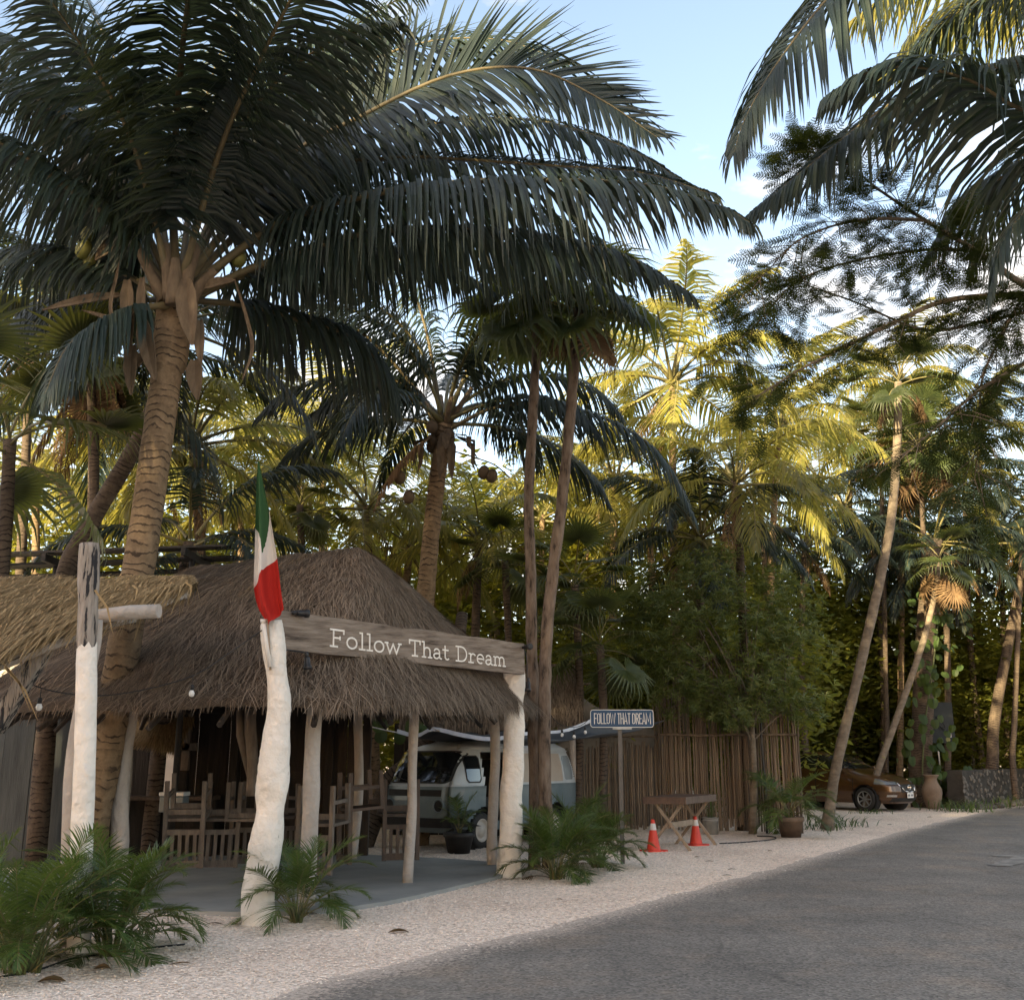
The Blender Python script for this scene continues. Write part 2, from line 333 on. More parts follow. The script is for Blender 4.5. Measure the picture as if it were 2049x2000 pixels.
for a, b, wd in (((1988,1716),(2060,1716),.10), ((2000,1737),(2060,1717),.10)):
    a = G(*a); b = G(*b); s = (b-a).normalized(); s = V((-s.y, s.x, 0))*wd*1.6; mk = MB(); N = 8; vs = []
    for i in range(N+1):
        c = a.lerp(b, i/N); j = 1+.4*noise.noise(c*4)
        for q in (c-s*j, c+s*j): vs.append((q.x, q.y, road_z(q)+.008))
    mk.add(vs, [(2*i,2*i+1,2*i+3,2*i+2) for i in range(N)])
    mk.build('road_marking', M['mark'], kind='structure')

# ------------------------------------------------------------------ the open palapa
HB = V((-2.25, 11.35, 0)); HU = V((.423,.906,0)).normalized(); HV = V((-HU.y, HU.x, 0))
def H(u, v, z=0.0): return HB + HU*u + HV*v + V((0,0,z))
hut = thing('palapa', 'open round-cornered thatched palapa of brown palm straw on pale posts behind the painted plank sign', 'palapa', H(2.55,2.5))
sl = MB(); pts = []
for k in range(40):
    a = 2*pi*k/40; e = 4.0
    c_, s_ = cos(a), sin(a); rr = (abs(c_)**e+abs(s_)**e)**(-1/e)
    q = H(2.55+3.1*c_*rr, 2.6+3.15*s_*rr); pts.append(q)
sl.add([V((p.x,p.y,.045)) for p in pts]+[V((p.x,p.y,-.02)) for p in pts], [tuple(range(40))]+[(i,(i+1)%40,40+(i+1)%40,40+i)[::-1] for i in range(40)])
sl.build('floor_slab', M['concrete'], kind='structure')

PU, PV = 2.55, 2.5                       # centre of the plan
def eave(a):
    """eave outline in plan (u,v) at angle a, a squarish oval, and its height"""
    e = 5.0; c_, s_ = cos(a), sin(a); r = (abs(c_)**e+abs(s_)**e)**(-1/e)
    u, v = PU+3.2*c_*r, PV+3.2*s_*r
    return u, v
RV0, RV1, RZ = 1.15, 3.75, 4.40
def roof_pt(a, t):
    """t 0 at the eave, 1 at the ridge"""
    u, v = eave(a); ev = 2.20 + .026*(u+.5) + .02*sin(3*a)
    ru, rv = PU, min(max(v, RV0), RV1); 
    rv = PV + (v-PV)*(RV1-RV0)/6.0
    z = ev + (RZ-ev)*(1-(1-t)**1.22)
    p = H(u+(ru-u)*t, v+(rv-v)*t, z)
    return p + V((0,0,.055*noise.noise(p*1.4)+.03*noise.noise(p*4.5)))
roof = MB(); NA, NT = 96, 12
vs = [roof_pt(2*pi*i/NA, j/NT) for j in range(NT+1) for i in range(NA)]
vs2 = [roof_pt(2*pi*i/NA, j/NT)-V((0,0,.28 if j else .11)) for j in range(NT+1) for i in range(NA)]
fs = [(j*NA+i, j*NA+(i+1)%NA, (j+1)*NA+(i+1)%NA, (j+1)*NA+i) for j in range(NT) for i in range(NA)]
roof.add(vs, fs); b0 = len(vs); roof.add(vs2, [f[::-1] for f in fs])
roof.f += [(i, (i+1)%NA, b0+(i+1)%NA, b0+i)[::-1] for i in range(NA)]; roof.m += [0]*NA; roof.sm += [False]*NA
roof_o = roof.build('roof', M['thatch_under'], hut, smooth=False)
M['thatch'] = leafmat('palm_straw', [(.056,.041,.029), (.155,.116,.083), (.27,.212,.158), (.092,.068,.049)], .08, (.2,.15,.1), .8, .2, vmin=1, vmax=1)
st = MB(); rr = random.Random(3)
for k in range(52000):
    a = rr.uniform(0, 2*pi); t = rr.random()**1.15
    if 0.30*pi < a < 1.0*pi and rr.random() < .75: continue       # far side, out of sight
    t1 = min(1.0, t*1.02); p = roof_pt(a, t1); q = roof_pt(a+rr.gauss(0,.035), max(0, t1-.10)); d = (q-p)
    if d.length < 1e-4: d = roof_pt(a, .0)-roof_pt(a, .1); 
    d.normalize(); tan_ = (roof_pt(a+.02, t1)-p).normalized(); n_ = tan_.cross(d); n_ = n_ if n_.z > 0 else -n_
    swirl = .35*noise.noise(p*1.1+V((9,0,0)))
    d = (d + tan_*(rr.gauss(0,.20)+swirl)).normalized(); L = rr.uniform(.22,.5); wd = rr.uniform(.005,.012)
    lift = rr.uniform(.0,.035)
    p0 = p + n_*(.012+lift*.3); p1 = p+d*L*.55+n_*(.022+lift); p2 = p+d*L+n_*(.012+lift*rr.uniform(.2,1.8))+V((0,0,-.02))
    st.ribbon([p0,p1,p2], [wd, wd, wd*.3], d.cross(n_))
for k in range(11000):                                              # shaggy fringe
    a = rr.uniform(-.75*pi, .42*pi) if k % 6 else rr.uniform(0, 2*pi); p = roof_pt(a, rr.uniform(0,.03)); q = roof_pt(a, .06); d = (p-q).normalized()
    tan_ = (roof_pt(a+.02, 0)-roof_pt(a,0)).normalized(); dn = (d*.8 + V((0,0,-.9))+tan_*rr.gauss(0,.25)).normalized()
    L = rr.uniform(.05,.15)*(1.5 if rr.random() < .08 else 1); wd = rr.uniform(.005,.011); p0 = p - V((0,0,rr.uniform(0,.10)))
    st.ribbon([p0, p0+dn*L*.6, p0+dn*L+V((0,0,-.03))], [wd, wd, wd*.3], tan_)
so = st.build('thatch', M['thatch'], roof_o, kind='stuff')
def gnarly(mb, p0, p1, r0, r1, seed, bend=.05, n=12, k=16, lump=.25, lsc=3.0, along=False):
    rr = random.Random(seed); p0 = V(p0); p1 = V(p1); pts = []
    for i in range(k+1):
        t = i/k; q = p0.lerp(p1, t); s = sin(pi*t)*bend
        q += V((noise.noise(V((seed*3.1, t*2.2, 0)))*bend*1.6 + s*.3, noise.noise(V((t*2.2, seed*2.7, 5)))*bend*1.6, 0))
        pts.append(q)
    mb.tube(pts, [r0+(r1-r0)*i/k for i in range(k+1)], n, True, 0, seed, lump=lump, lsc=lsc, along=along)
def hpost(u, v, r, seed, top=2.22):
    m = MB(); gnarly(m, H(u,v,.0), H(u,v,top), r, r*.93, seed, .035, 10, 14, .14, 2.5); return m.build('post', M['hut_post'], hut)
hpost(.32,.10,.095,1,2.3); hpost(0,2.55,.10,2); hpost(0,4.85,.09,3)
pD = G(817,1772); pE = G(988,1735)
for p, r, sd in ((pD,.066,4), (pE,.080,5)):
    m = MB(); gnarly(m, p, p+V((.0,0,2.30)), r, r*.92, sd, .03, 10, 14, .12, 2.5); m.build('post', M['hut_post'], hut)
hpost(5.0,2.6,.08,6,2.4); hpost(5.1,5.0,.09,7,2.4); hpost(2.6,5.1,.09,8,2.4)
ring = [H(0,0,2.22),H(0,2.55,2.22),H(0,4.9,2.24),H(2.6,5.1,2.3),H(5.1,5.0,2.36),H(5.0,2.6,2.34),pE+V((0,0,2.30)),pD+V((0,0,2.27)),H(0,0,2.22)]
for a, b in zip(ring, ring[1:]):
    m = MB(); e = (b-a).normalized()*.12; gnarly(m, a-e, b+e, .06, .055, int(a.x*10)%50, .02, 8, 6, .1); m.build('ring_beam', M['plank'], hut)
for i in range(24):                                                   # rafters seen from below
    a = 2*pi*i/24; m = MB(); m.tube([roof_pt(a,.02)-V((0,0,.34)), roof_pt(a,.97)-V((0,0,.36))], [.035,.028], 6); m.build('rafter', M['plank'], hut)
m = MB(); u, v = 2.0, 3.2
pw = [AY(478,1425,13.4), AY(486,1500,13.4), AY(501,1590,13.4)]
gnarly(m, AY(503,1418,13.2), AY(503,1592,13.2), .075, .07, 9, .02, 9, 8, .15); 
m.tube([AY(481,1420,13.25), AY(482,1470,13.25), AY(500,1560,13.25)], [.05,.06,.03], 7)
m.build('hanging_log', M['wood_grey'], hut)

# ------------------------------------------------------------------ stroke lettering
def stroke2d(pts, w_, closed=False):
    """quads of a mitred flat stroke"""
    pts = [V((p[0], p[1])) for p in pts]; n = len(pts); L = []; Rr = []
    for i in range(n):
        if closed: a, b = pts[i-1], pts[(i+1) % n]
        else: a, b = pts[max(i-1,0)], pts[min(i+1,n-1)]
        d1 = (pts[i]-a).normalized() if (pts[i]-a).length > 1e-6 else (b-pts[i]).normalized()
        d2 = (b-pts[i]).normalized() if (b-pts[i]).length > 1e-6 else d1
        m = d1+d2; m = m.normalized() if m.length > 1e-6 else d1
        nn = V((-m.y, m.x)); k = 1/max(.45, abs(nn.dot(V((-d1.y, d1.x)))))
        L.append(pts[i]+nn*w_/2*k); Rr.append(pts[i]-nn*w_/2*k)
    rng = range(n if closed else n-1)
    return [(L[i], Rr[i], Rr[(i+1) % n], L[(i+1) % n]) for i in rng]
def el(cx, cy, rx, ry, a0=0, a1=360, n=16):
    return [(cx+rx*cos(radians(a0+(a1-a0)*i/n)), cy+ry*sin(radians(a0+(a1-a0)*i/n))) for i in range(n+1)]
SERIF = {
 'F': (.80, [[(.18,0),(.18,1)],[(.0,.955),(.72,.955)],[(.69,1),(.69,.74)],[(.18,.52),(.52,.52)],[(.50,.63),(.50,.41)],[(.0,.045),(.40,.045)]]),
 'o': (.66, [el(.32,.33,.255,.30)]),
 'l': (.40, [[(.20,0),(.20,1)],[(.05,.96),(.20,.96)],[(.03,.045),(.37,.045)]]),
 'w': (.93, [[(.07,.62),(.26,.04),(.45,.56),(.64,.04),(.83,.62)],[(-.03,.62),(.17,.62)],[(.73,.62),(.93,.62)]]),
 'T': (.78, [[(.38,0),(.38,1)],[(.03,.955),(.73,.955)],[(.06,1),(.06,.72)],[(.70,1),(.70,.72)],[(.20,.045),(.56,.045)]]),
 'h': (.70, [[(.16,0),(.16,1)],[(.02,.96),(.16,.96)],[(.16,.42)]+el(.345,.43,.185,.20,150,0,8)+[(.53,0)],[(.03,.045),(.29,.045)],[(.40,.045),(.66,.045)]]),
 'a': (.60, [[(.09,.47)]+el(.265,.44,.17,.19,150,0,8)+[(.435,.12),(.50,.045),(.58,.045)],[(.435,.36),(.25,.35)]+el(.235,.19,.165,.155,100,300,10)+[(.435,.16)]]),
 't': (.48, [[(.20,.90),(.20,.16),(.26,.055),(.36,.04),(.45,.11)],[(.03,.62),(.42,.62)]]),
 'D': (.86, [[(.17,0),(.17,1)],[(.0,.955),(.36,.955)]+el(.36,.5,.38,.455,90,-90,14)[1:]+[(.0,.045)]]),
 'r': (.54, [[(.16,0),(.16,.63)],[(.02,.60),(.16,.60)],[(.0,.045),(.36,.045)],[(.16,.40)]+el(.33,.44,.16,.165,150,20,6)]),
 'e': (.63, [[(.075,.34),(.545,.34)]+el(.31,.335,.235,.285,0,300,18)]),
 'm': (1.02, [[(.15,0),(.15,.63)],[(.02,.60),(.15,.60)],[(.15,.42)]+el(.315,.44,.165,.18,150,0,7)+[(.48,0)],[(.48,.42)]+el(.645,.44,.165,.18,150,0,7)+[(.81,0)],[(.03,.045),(.27,.045)],[(.38,.045),(.58,.045)],[(.71,.045),(.94,.045)]]),
 ' ': (.42, []),
}
SANS = {
 'F': (.50, [[(.06,0),(.06,1)],[(.0,.94),(.44,.94)],[(.06,.52),(.38,.52)]]),
 'O': (.56, [[(.06,.25)]+el(.25,.80,.19,.14,180,0,8)+el(.25,.20,.19,.14,0,-180,8)]),
 'L': (.48, [[(.06,1),(.06,.06),(.44,.06)]]),
 'W': (.92, [[(.03,1),(.23,.04),(.43,.9),(.63,.04),(.83,1)]]),
 'T': (.50, [[(.23,0),(.23,1)],[(.0,.94),(.46,.94)]]),
 'H': (.56, [[(.06,0),(.06,1)],[(.44,0),(.44,1)],[(.06,.5),(.44,.5)]]),
 'A': (.58, [[(.03,0),(.26,1),(.49,0)],[(.11,.28),(.41,.28)]]),
 'D': (.56, [[(.06,.06),(.06,.94),(.22,.94)]+el(.22,.72,.22,.22,80,0,5)+el(.22,.28,.22,.22,0,-90,6)+[(.06,.06)]]),
 'R': (.55, [[(.06,0),(.06,.94),(.24,.94)]+el(.24,.72,.19,.22,80,-90,8)+[(.06,.50)],[(.26,.5),(.46,0)]]),
 'E': (.50, [[(.46,.94),(.06,.94),(.06,.06),(.46,.06)],[(.06,.5),(.38,.5)]]),
 'M': (.84, [[(.06,0),(.06,1),(.39,.25),(.72,1),(.72,0)]]),
 ' ': (.24, []),
}
def text_mb(txt, font, height, sw, M4, depth, track=0.0, sx=1.0):
    mb = MB(); x = 0
    for ch in txt:
        adv, strokes = font[ch]
        for si, s in enumerate(strokes):
            for q in stroke2d([((x+a*sx), b_) for a, b_ in s], sw):
                mb.prism([(p.x*height, p.y*height) for p in q], depth*(1+.03*si), M4)
        x += adv*sx + track
    return mb, x*height
def text_w(txt, font, track=0.0, sx=1.0): return sum(font[c][0]*sx+track for c in txt)

# ------------------------------------------------------------------ entrance sign: two posts and a plank
P1 = G(517,1848); P2 = G(1019,1753)
ent = thing('entrance_sign', 'weathered plank sign with white serif letters carried by two knobbly limewashed tree-trunk posts', 'sign', P1)
def trunkpost(px_pts, Y, seed, name, lump=.30):
    m = MB(); ps = [AY(x, y, Y) for x, y, _ in px_pts]; rs = [w_/2*Y*1.0/FPX for _, _, w_ in px_pts]
    P_ = crv(ps, 8); k = len(ps)-1
    rad = [rs[min(int(i/8), k)]*(1-(i/8-int(i/8)))+rs[min(int(i/8)+1, k)]*(i/8-int(i/8)) for i in range(len(P_))]
    m.tube(P_, rad, 22, True, .022, seed, lump=lump*.85, lsc=3.4); return m.build(name, M['white_post'], ent)
trunkpost([(517,1870,62),(520,1780,60),(533,1690,60),(540,1600,56),(546,1540,60),(553,1480,50),(558,1400,44),(554,1340,46),(549,1280,46),(543,1245,40)], P1.y, 11, 'post')
trunkpost([(1018,1765,50),(1021,1690,44),(1024,1600,46),(1028,1500,40),(1027,1430,42),(1029,1380,40),(1028,1330,42)], P2.y, 12, 'post', .22)
ya, yb = P1.y-.05, P2.y-.22
TL, BL, TR, BR = AY(544,1218,ya), AY(544,1296,ya), AY(1049,1287,yb), AY(1050,1349,yb)
bx = ((TR+BR)/2-(TL+BL)/2); bl = bx.length; bx.normalize(); bzv = ((TL-BL).normalized()+(TR-BR).normalized()).normalized(); bn = bx.cross(bzv).normalized(); bzv = bn.cross(bx)
bm = MB(); NB = 24; ht = []; 
for i in range(NB+1):
    t = i/NB; lo = BL.lerp(BR, t); hi = TL.lerp(TR, t)
    lo = lo + bzv*.012*noise.noise(V((t*9,1,0))); hi = hi + bzv*(.014*noise.noise(V((t*8,7,0)))-(.012 if 9 < i < 12 else 0))
    for q in (lo, hi): ht += [q+bn*.0, q-bn*.075]
vs = ht; fs = []
for i in range(NB):
    a = i*4; b = a+4
    fs += [(a,b,b+2,a+2),(a+1,a+3,b+3,b+1),(a+2,b+2,b+3,a+3),(a,a+1,b+1,b)]
fs += [(0,2,3,1),(NB*4,NB*4+1,NB*4+3,NB*4+2)]
bm.add(vs, fs)
board = bm.build('board', M['board'], ent)
# the text plane: origin at left bottom of the F
c0 = BL.lerp(BR, .183)*.42 + TL.lerp(TR, .183)*.58; 
hcap = (TL-BL).length*.50
basl = BL.lerp(BR, .178)+bzv*((TL-BL).length*.20); basr = BL.lerp(BR, .905)+bzv*((TR-BR).length*.17)
tx = (basr-basl); tw = tx.length; tx.normalize(); tz = bn.cross(tx)
sx = tw/(text_w('Follow That Dream', SERIF)*hcap)
M4 = Matrix(((tx.x,tz.x,bn.x,0),(tx.y,tz.y,bn.y,0),(tx.z,tz.z,bn.z,0),(0,0,0,1)))
org = basl - bn*.003
M4 = Matrix.Translation(org) @ M4
def put_text(txt, font, h, sw, M4, depth, track, sx, mat, parent):
    x = 0
    for ch in txt:
        if ch != ' ':
            tmb, _ = text_mb(ch, font, h, sw, M4 @ Matrix.Translation((x*h, 0, 0)), depth, 0, sx)
            tmb.build('letter', mat, parent)
        x += font[ch][0]*sx + track
put_text('Follow That Dream', SERIF, hcap, .095, M4, .009, 0, sx, M['letter'], board)
def spot(p, d, name='spotlight'):
    m = MB(); d = V(d).normalized(); q = d.to_track_quat('Z','Y').to_matrix()
    m.lathe([(0,-.02),(.028,-.02),(.034,0),(.034,.07),(.045,.075),(.045,.115),(.0,.10)], p, 12, 0, q)
    m.lathe([(0,-.075),(.022,-.07),(.022,-.03),(.012,-.015)], p, 10, 0, q); return m.build(name, M['black'], ent)
a = TL.lerp(TR, .07)+bn*.05-bzv*.015; spot(a, bx*.9+bn*.3)
a = BL.lerp(BR, .10)+bn*.03-bzv*.08; spot(a, -bzv+bx*.15)
a = BR+bn*.02-bzv*.12+bx*.05; spot(a, -bzv-bx*.1)
a = TR+bn*.05-bzv*.06-bx*.05; spot(a, -bx*.3+bn)
m = MB(); m.tube(crv([BL+bn*.02, BL.lerp(BR,.05)+bn*.03-bzv*.01, BL.lerp(BR,.10)+bn*.04-bzv*.02], 4), .007, 5); m.build('wire', M['cable'], ent); m = MB(); m.tube(crv([TR-bn*.02, (TR+BR)/2+bx*.05, BR+bx*.06-bzv*.12], 4), .007, 5)
m.build('wire', M['cable'], ent)
m = MB(); fa = AY(527,1244,P1.y-.17); fb = AY(540,1334,P1.y-.17); m.tube([fa, fb], [.026,.026], 10); m.tube([fa+V((0,-.005,.03)), fa+V((0,.0,-.01))], [.034,.03], 10)
m.build('flag_socket', M['wallwhite'], ent)
# crack line, knots and bolt on the plank are in its grain
# ------------------------------------------------------------------ flag in its socket
fl = thing('flag', 'furled green white and red flag on a thin pole above the plank sign', 'flag', fb)
yf = P1.y-.17
pole = [AY(541,1340,yf), AY(536,1244,yf), AY(532,1100,yf), AY(524,1010,yf), AY(518,930,yf)]
m = MB(); m.tube(crv(pole,4), [.012]*17, 8); m.build('pole', M['wood_tan'], fl)
def flagmat():
    m, t, b, o = new_mat('flag_cloth'); at = t.nodes.new('ShaderNodeAttribute'); at.attribute_name = 'along'
    r = t.nodes.new('ShaderNodeValToRGB'); r.color_ramp.interpolation = 'CONSTANT'; e = r.color_ramp.elements; e.new(.5)
    for x, p, c in zip(e, (0, .34, .66), ((.030,.075,.030), (.55,.52,.48), (.33,.020,.015))): x.position = p; x.color = c4(c)
    t.links.new(at.outputs['Fac'], r.inputs[0]); t.links.new(r.outputs[0], b.inputs['Base Color']); b.inputs['Roughness'].default_value = .85; b.inputs['Specular IOR Level'].default_value = .1
    return m
M['flag'] = flagmat()
# outline of the hanging cloth: left edge and right edge by height, bands slanting with the furl
rowsL = [(517,925),(514,990),(512,1050),(510,1110),(508,1175),(516,1215),(530,1240),(536,1252)]
rowsR = [(520,925),(533,990),(542,1030),(551,1080),(560,1130),(566,1180),(571,1215),(571,1222)]
m = MB(); NC, NR = 26, 36; vs = []; al = {}
L_ = [AY(x,y,yf) for x, y in rowsL]; R_ = [AY(x,y,yf) for x, y in rowsR]; L_ = crv(L_, 6)[:NR+7]; R_ = crv(R_, 6)[:NR+7]
nr = len(L_)
for i in range(nr):
    for j in range(NC+1):
        t = j/NC; p = L_[i].lerp(R_[i], t); wdt = (R_[i]-L_[i]).length
        p = p + V((0, -.035+.05*sin(t*pi*3.0+i*.05)*min(1,wdt*4) - .02*sin(t*17+i*.11)*min(1,wdt*3), 0))
        vs.append(p); s = i/(nr-1)
        side = (t-.42)
        yy = PJ(p)[1]; q = t/.42 if t < .42 else (t-.42)/.58
        gw, wr = (1056+22*q, 1176-42*q) if t < .42 else (1112-95*q, 1136-20*q)
        band = .34*(yy-915)/(gw-915) if yy < gw else (.34+.32*(yy-gw)/(wr-gw) if yy < wr else .66+.3*(yy-wr)/150)
        al[len(vs)-1] = max(0, min(.999, band))
m.add(vs, [(i*(NC+1)+j, i*(NC+1)+j+1, (i+1)*(NC+1)+j+1, (i+1)*(NC+1)+j) for i in range(nr-1) for j in range(NC)], smooth=True); m.al = al
m.build('cloth', M['flag'], fl)
# ------------------------------------------------------------------ plants: materials
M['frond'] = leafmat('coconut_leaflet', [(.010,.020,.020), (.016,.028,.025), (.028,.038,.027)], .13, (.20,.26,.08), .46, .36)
M['frond_sun'] = leafmat('sunlit_tint_leaflet', [(.115,.130,.034), (.22,.20,.050), (.165,.16,.042), (.085,.10,.028)], .46, (.62,.57,.11), .4, .4)  # sunshine put into the colour: brighter yellow copy of the coconut leaflet
M['frond_dead'] = leafmat('dead_leaflet', [(.09,.055,.030), (.17,.115,.065), (.13,.085,.05)], .18, (.4,.25,.1), .8, .15)
M['fan'] = leafmat('fan_leaf', [(.030,.046,.018), (.050,.068,.024)], .28, (.40,.40,.05), .42, .45)
M['areca'] = leafmat('areca_leaflet', [(.022,.050,.014), (.045,.085,.020), (.075,.115,.028)], .30, (.30,.38,.05), .38, .5)
M['rachis'] = surf('palm_stalk', [(.085,.080,.030), (.16,.14,.055)], 3, .5, rvar=.2)
M['petiole'] = surf('old_palm_stalk', [(.055,.045,.024), (.13,.105,.050)], 3, .6, .2)
M['sheath'] = surf('dry_sheath', [(.070,.050,.032), (.150,.112,.072)], 3, .9, .4, 14, stretch=(3,3,1))
M['broad'] = leafmat('broad_leaf', [(.028,.045,.012), (.070,.086,.018), (.14,.145,.028), (.045,.060,.015)], .44, (.60,.58,.06), .5, .35)
M['oleander'] = leafmat('narrow_leaf', [(.065,.100,.028), (.105,.145,.040), (.17,.19,.050)], .30, (.34,.38,.05), .45, .4)
M['feather'] = leafmat('feather_leaf', [(.014,.026,.010), (.026,.040,.014)], .26, (.24,.27,.04), .8, .1)
M['vine'] = leafmat('vine_leaf', [(.020,.042,.012), (.042,.070,.020)], .28, (.30,.36,.05), .6, .25)
M['coco'] = surf('green_coconut', [(.085,.095,.022), (.16,.15,.035)], 6, .5)
M['coco_dry'] = surf('brown_coconut', [(.055,.038,.022), (.10,.07,.04)], 6, .7)
def trunkmat(name, a, b_, dark, period=.105, amt=.42):
    m, t, b, o = new_mat(name); at = t.nodes.new('ShaderNodeAttribute'); at.attribute_name = 'along'; tcn = t.nodes.new('ShaderNodeTexCoord')
    n0 = t.nodes.new('ShaderNodeTexNoise'); n0.inputs['Scale'].default_value = 3.0; n0.inputs['Detail'].default_value = 4; t.links.new(tcn.outputs['Object'], n0.inputs[0])
    m1 = t.nodes.new('ShaderNodeMath'); m1.operation = 'MULTIPLY_ADD'; m1.inputs[1].default_value = 1/period; t.links.new(at.outputs['Fac'], m1.inputs[0])
    m0 = t.nodes.new('ShaderNodeMath'); m0.operation = 'MULTIPLY'; m0.inputs[1].default_value = 3.2; t.links.new(n0.outputs[0], m0.inputs[0]); t.links.new(m0.outputs[0], m1.inputs[2])
    fr = t.nodes.new('ShaderNodeMath'); fr.operation = 'FRACT'; t.links.new(m1.outputs[0], fr.inputs[0])
    rr = t.nodes.new('ShaderNodeValToRGB'); e = rr.color_ramp.elements; e.new(.5); e.new(.6)
    for x, p, c in zip(e, (0,.17,.27,1.0), (.0,.05,1,.80)): x.position = p; x.color = (c,c,c,1)
    t.links.new(fr.outputs[0], rr.inputs[0])
    mpn = t.nodes.new('ShaderNodeMapping'); mpn.inputs['Scale'].default_value = (5,5,14); t.links.new(tcn.outputs['Object'], mpn.inputs[0])
    n1, r1 = noise_ramp(t, tcn.outputs['Object'], 7, [a, b_], 7, .7)
    n2, r2 = noise_ramp(t, tcn.outputs['Object'], 3.4, [(0,0,0), (1,1,1)], 5, .6, [.47,.60])
    mx_ = t.nodes.new('ShaderNodeMath'); mx_.operation = 'MAXIMUM'; t.links.new(rr.outputs[0], mx_.inputs[0]); t.links.new(r2.outputs[0], mx_.inputs[1])
    mm = t.nodes.new('ShaderNodeMix'); mm.data_type = 'RGBA'; mm.inputs[6].default_value = c4(dark); t.links.new(mx_.outputs[0], mm.inputs[0]); t.links.new(r1.outputs[0], mm.inputs[7])
    t.links.new(mm.outputs[2], b.inputs['Base Color']); b.inputs['Roughness'].default_value = .9; b.inputs['Specular IOR Level'].default_value = .2
    bp = t.nodes.new('ShaderNodeBump'); bp.inputs['Strength'].default_value = .7; bp.inputs['Distance'].default_value = .02; t.links.new(n1.outputs[0], bp.inputs['Height']); t.links.new(bp.outputs[0], b.inputs['Normal'])
    return m
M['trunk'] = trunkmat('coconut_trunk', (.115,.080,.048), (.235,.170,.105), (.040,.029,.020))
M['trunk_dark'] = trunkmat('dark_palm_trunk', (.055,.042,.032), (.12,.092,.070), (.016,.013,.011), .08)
M['bark'] = surf('flaky_bark', [(.035,.026,.020), (.13,.095,.070), (.20,.155,.12)], 2.6, .95, .9, 7, stretch=(4,4,1.1), stops=[.36,.46,.66])
M['bark_thin'] = surf('thin_grey_bark', [(.085,.068,.050), (.20,.165,.125)], 5, .9, .5, 14, stretch=(1,1,2))
DOWN = V((0,0,-1))

# ------------------------------------------------------------------ plants: a pinnate frond along a path
def frond_mb(path, ll=.9, n=60, droop=.22, wl=.045, seed=0, r0=.045, pet=.2, nrm=None, fold=0.0, seg=4, kink=.12, a0=68, a1=24, rmi=1, gap=0.0, stiff_up=0.0, lift=.12):
    rr = random.Random(seed); mb = MB(); k = len(path)
    acc = [0]
    for i in range(1, k): acc.append(acc[-1]+(path[i]-path[i-1]).length)
    T = acc[-1]
    def at(s):
        x = s*T; i = 1
        while i < k-1 and acc[i] < x: i += 1
        f = (x-acc[i-1])/max(1e-6, acc[i]-acc[i-1]); return path[i-1].lerp(path[i], f), (path[i]-path[i-1]).normalized()
    mb.tube(path, [max(.004, r0*(1-.95*acc[i]/T)**.9*(1.0 if i else 1.5)) for i in range(k)], 6, False, mi=rmi)
    wprof = [.55, 1.0, .92, .62, .04] if seg == 4 else ([.55, 1.0, .7, .04] if seg == 3 else [.6, 1.0, .04])
    for side in (-1, 1):
        for i in range(n):
            f = (i+rr.uniform(-.2,.2)+.5*(side > 0))/n; s = min(.995, max(pet, pet+(1-pet)*f))
            if gap and rr.random() < gap: continue
            p, t = at(s); up = nrm if nrm is not None else V((0,0,1)); sd = t.cross(up)
            if sd.length < .15: sd = t.cross(V((0,-1,.3)))
            sd.normalize(); un = sd.cross(t)
            al = radians(a0+(a1-a0)*f+rr.gauss(0,4)); d = (t*cos(al)+sd*(side*sin(al))+un*(lift+rr.gauss(0,.06))).normalized()
            L = ll*(.50+.5*sin(pi*min(1,(f*.86+.16))))*(1-.55*max(0,f-.62)/.38)*rr.uniform(.88,1.08)
            q = p.copy(); pts = [q.copy()]; dd = droop*rr.uniform(.75,1.3); kk = rr.random() < kink; ks = rr.randrange(1, seg)
            if stiff_up and d.z > 0: dd *= (1-stiff_up)
            SL = (.16,.24,.30,.30) if seg == 4 else ((.22,.38,.40) if seg == 3 else (.4,.6))
            for j in range(seg):
                q = q + d*(L*SL[j]); pts.append(q.copy())
                g_ = dd*(2.0 if j == 0 else .8+.3*j) + (1.0 if (kk and j+1 == ks) else 0)
                d = (d+DOWN*g_).normalized()
            wv = []
            for j in range(seg+1):
                dj = (pts[min(j+1,seg)]-pts[max(j-1,0)]).normalized(); wj = t-dj*t.dot(dj)
                wv.append(wj.normalized() if wj.length > .05 else sd)
            nv = wv[1].cross((pts[1]-pts[0]).normalized()); ww = wl*rr.uniform(.8,1.15)*(1-.35*f)
            mb.ribbon(pts, [x*ww for x in wprof], wv, 0, fold, nv)
    return mb
def gen_path(elev, bend, L, n=12, sidew=0.0, pw=1.25):
    pts = [V((0,0,0))]; a = elev
    for i in range(n):
        s = (i+.5)/n; an = radians(elev-bend*s**pw); pts.append(pts[-1]+V((cos(an)*cos(sidew*s), cos(an)*sin(sidew*s), sin(an)))*(L/n))
    return pts
FR_CLASS = [(80,75), (64,85), (46,88), (28,85), (8,75), (-14,62)]
FV = {}
def frond_variants(style, mats, L=4.0, **kw):
    """a few fronds grown along +X, shared by every palm of a style"""
    out = []
    for c, (e, b_) in enumerate(FR_CLASS):
        for v in range(2):
            mb = frond_mb(gen_path(e+v*6, b_+v*10, L, 12, (-.35, .3)[v]), seed=c*7+v+hash(style) % 50 if False else c*7+v, **kw)
            me = mb.build('frond', mats); out.append(me.data); bpy.data.objects.remove(me)
    return out
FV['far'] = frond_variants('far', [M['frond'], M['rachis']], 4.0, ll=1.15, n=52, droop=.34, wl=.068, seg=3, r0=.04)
FV['sun'] = frond_variants('sun', [M['frond_sun'], M['rachis']], 4.0, ll=1.15, n=52, droop=.34, wl=.068, seg=3, r0=.04)
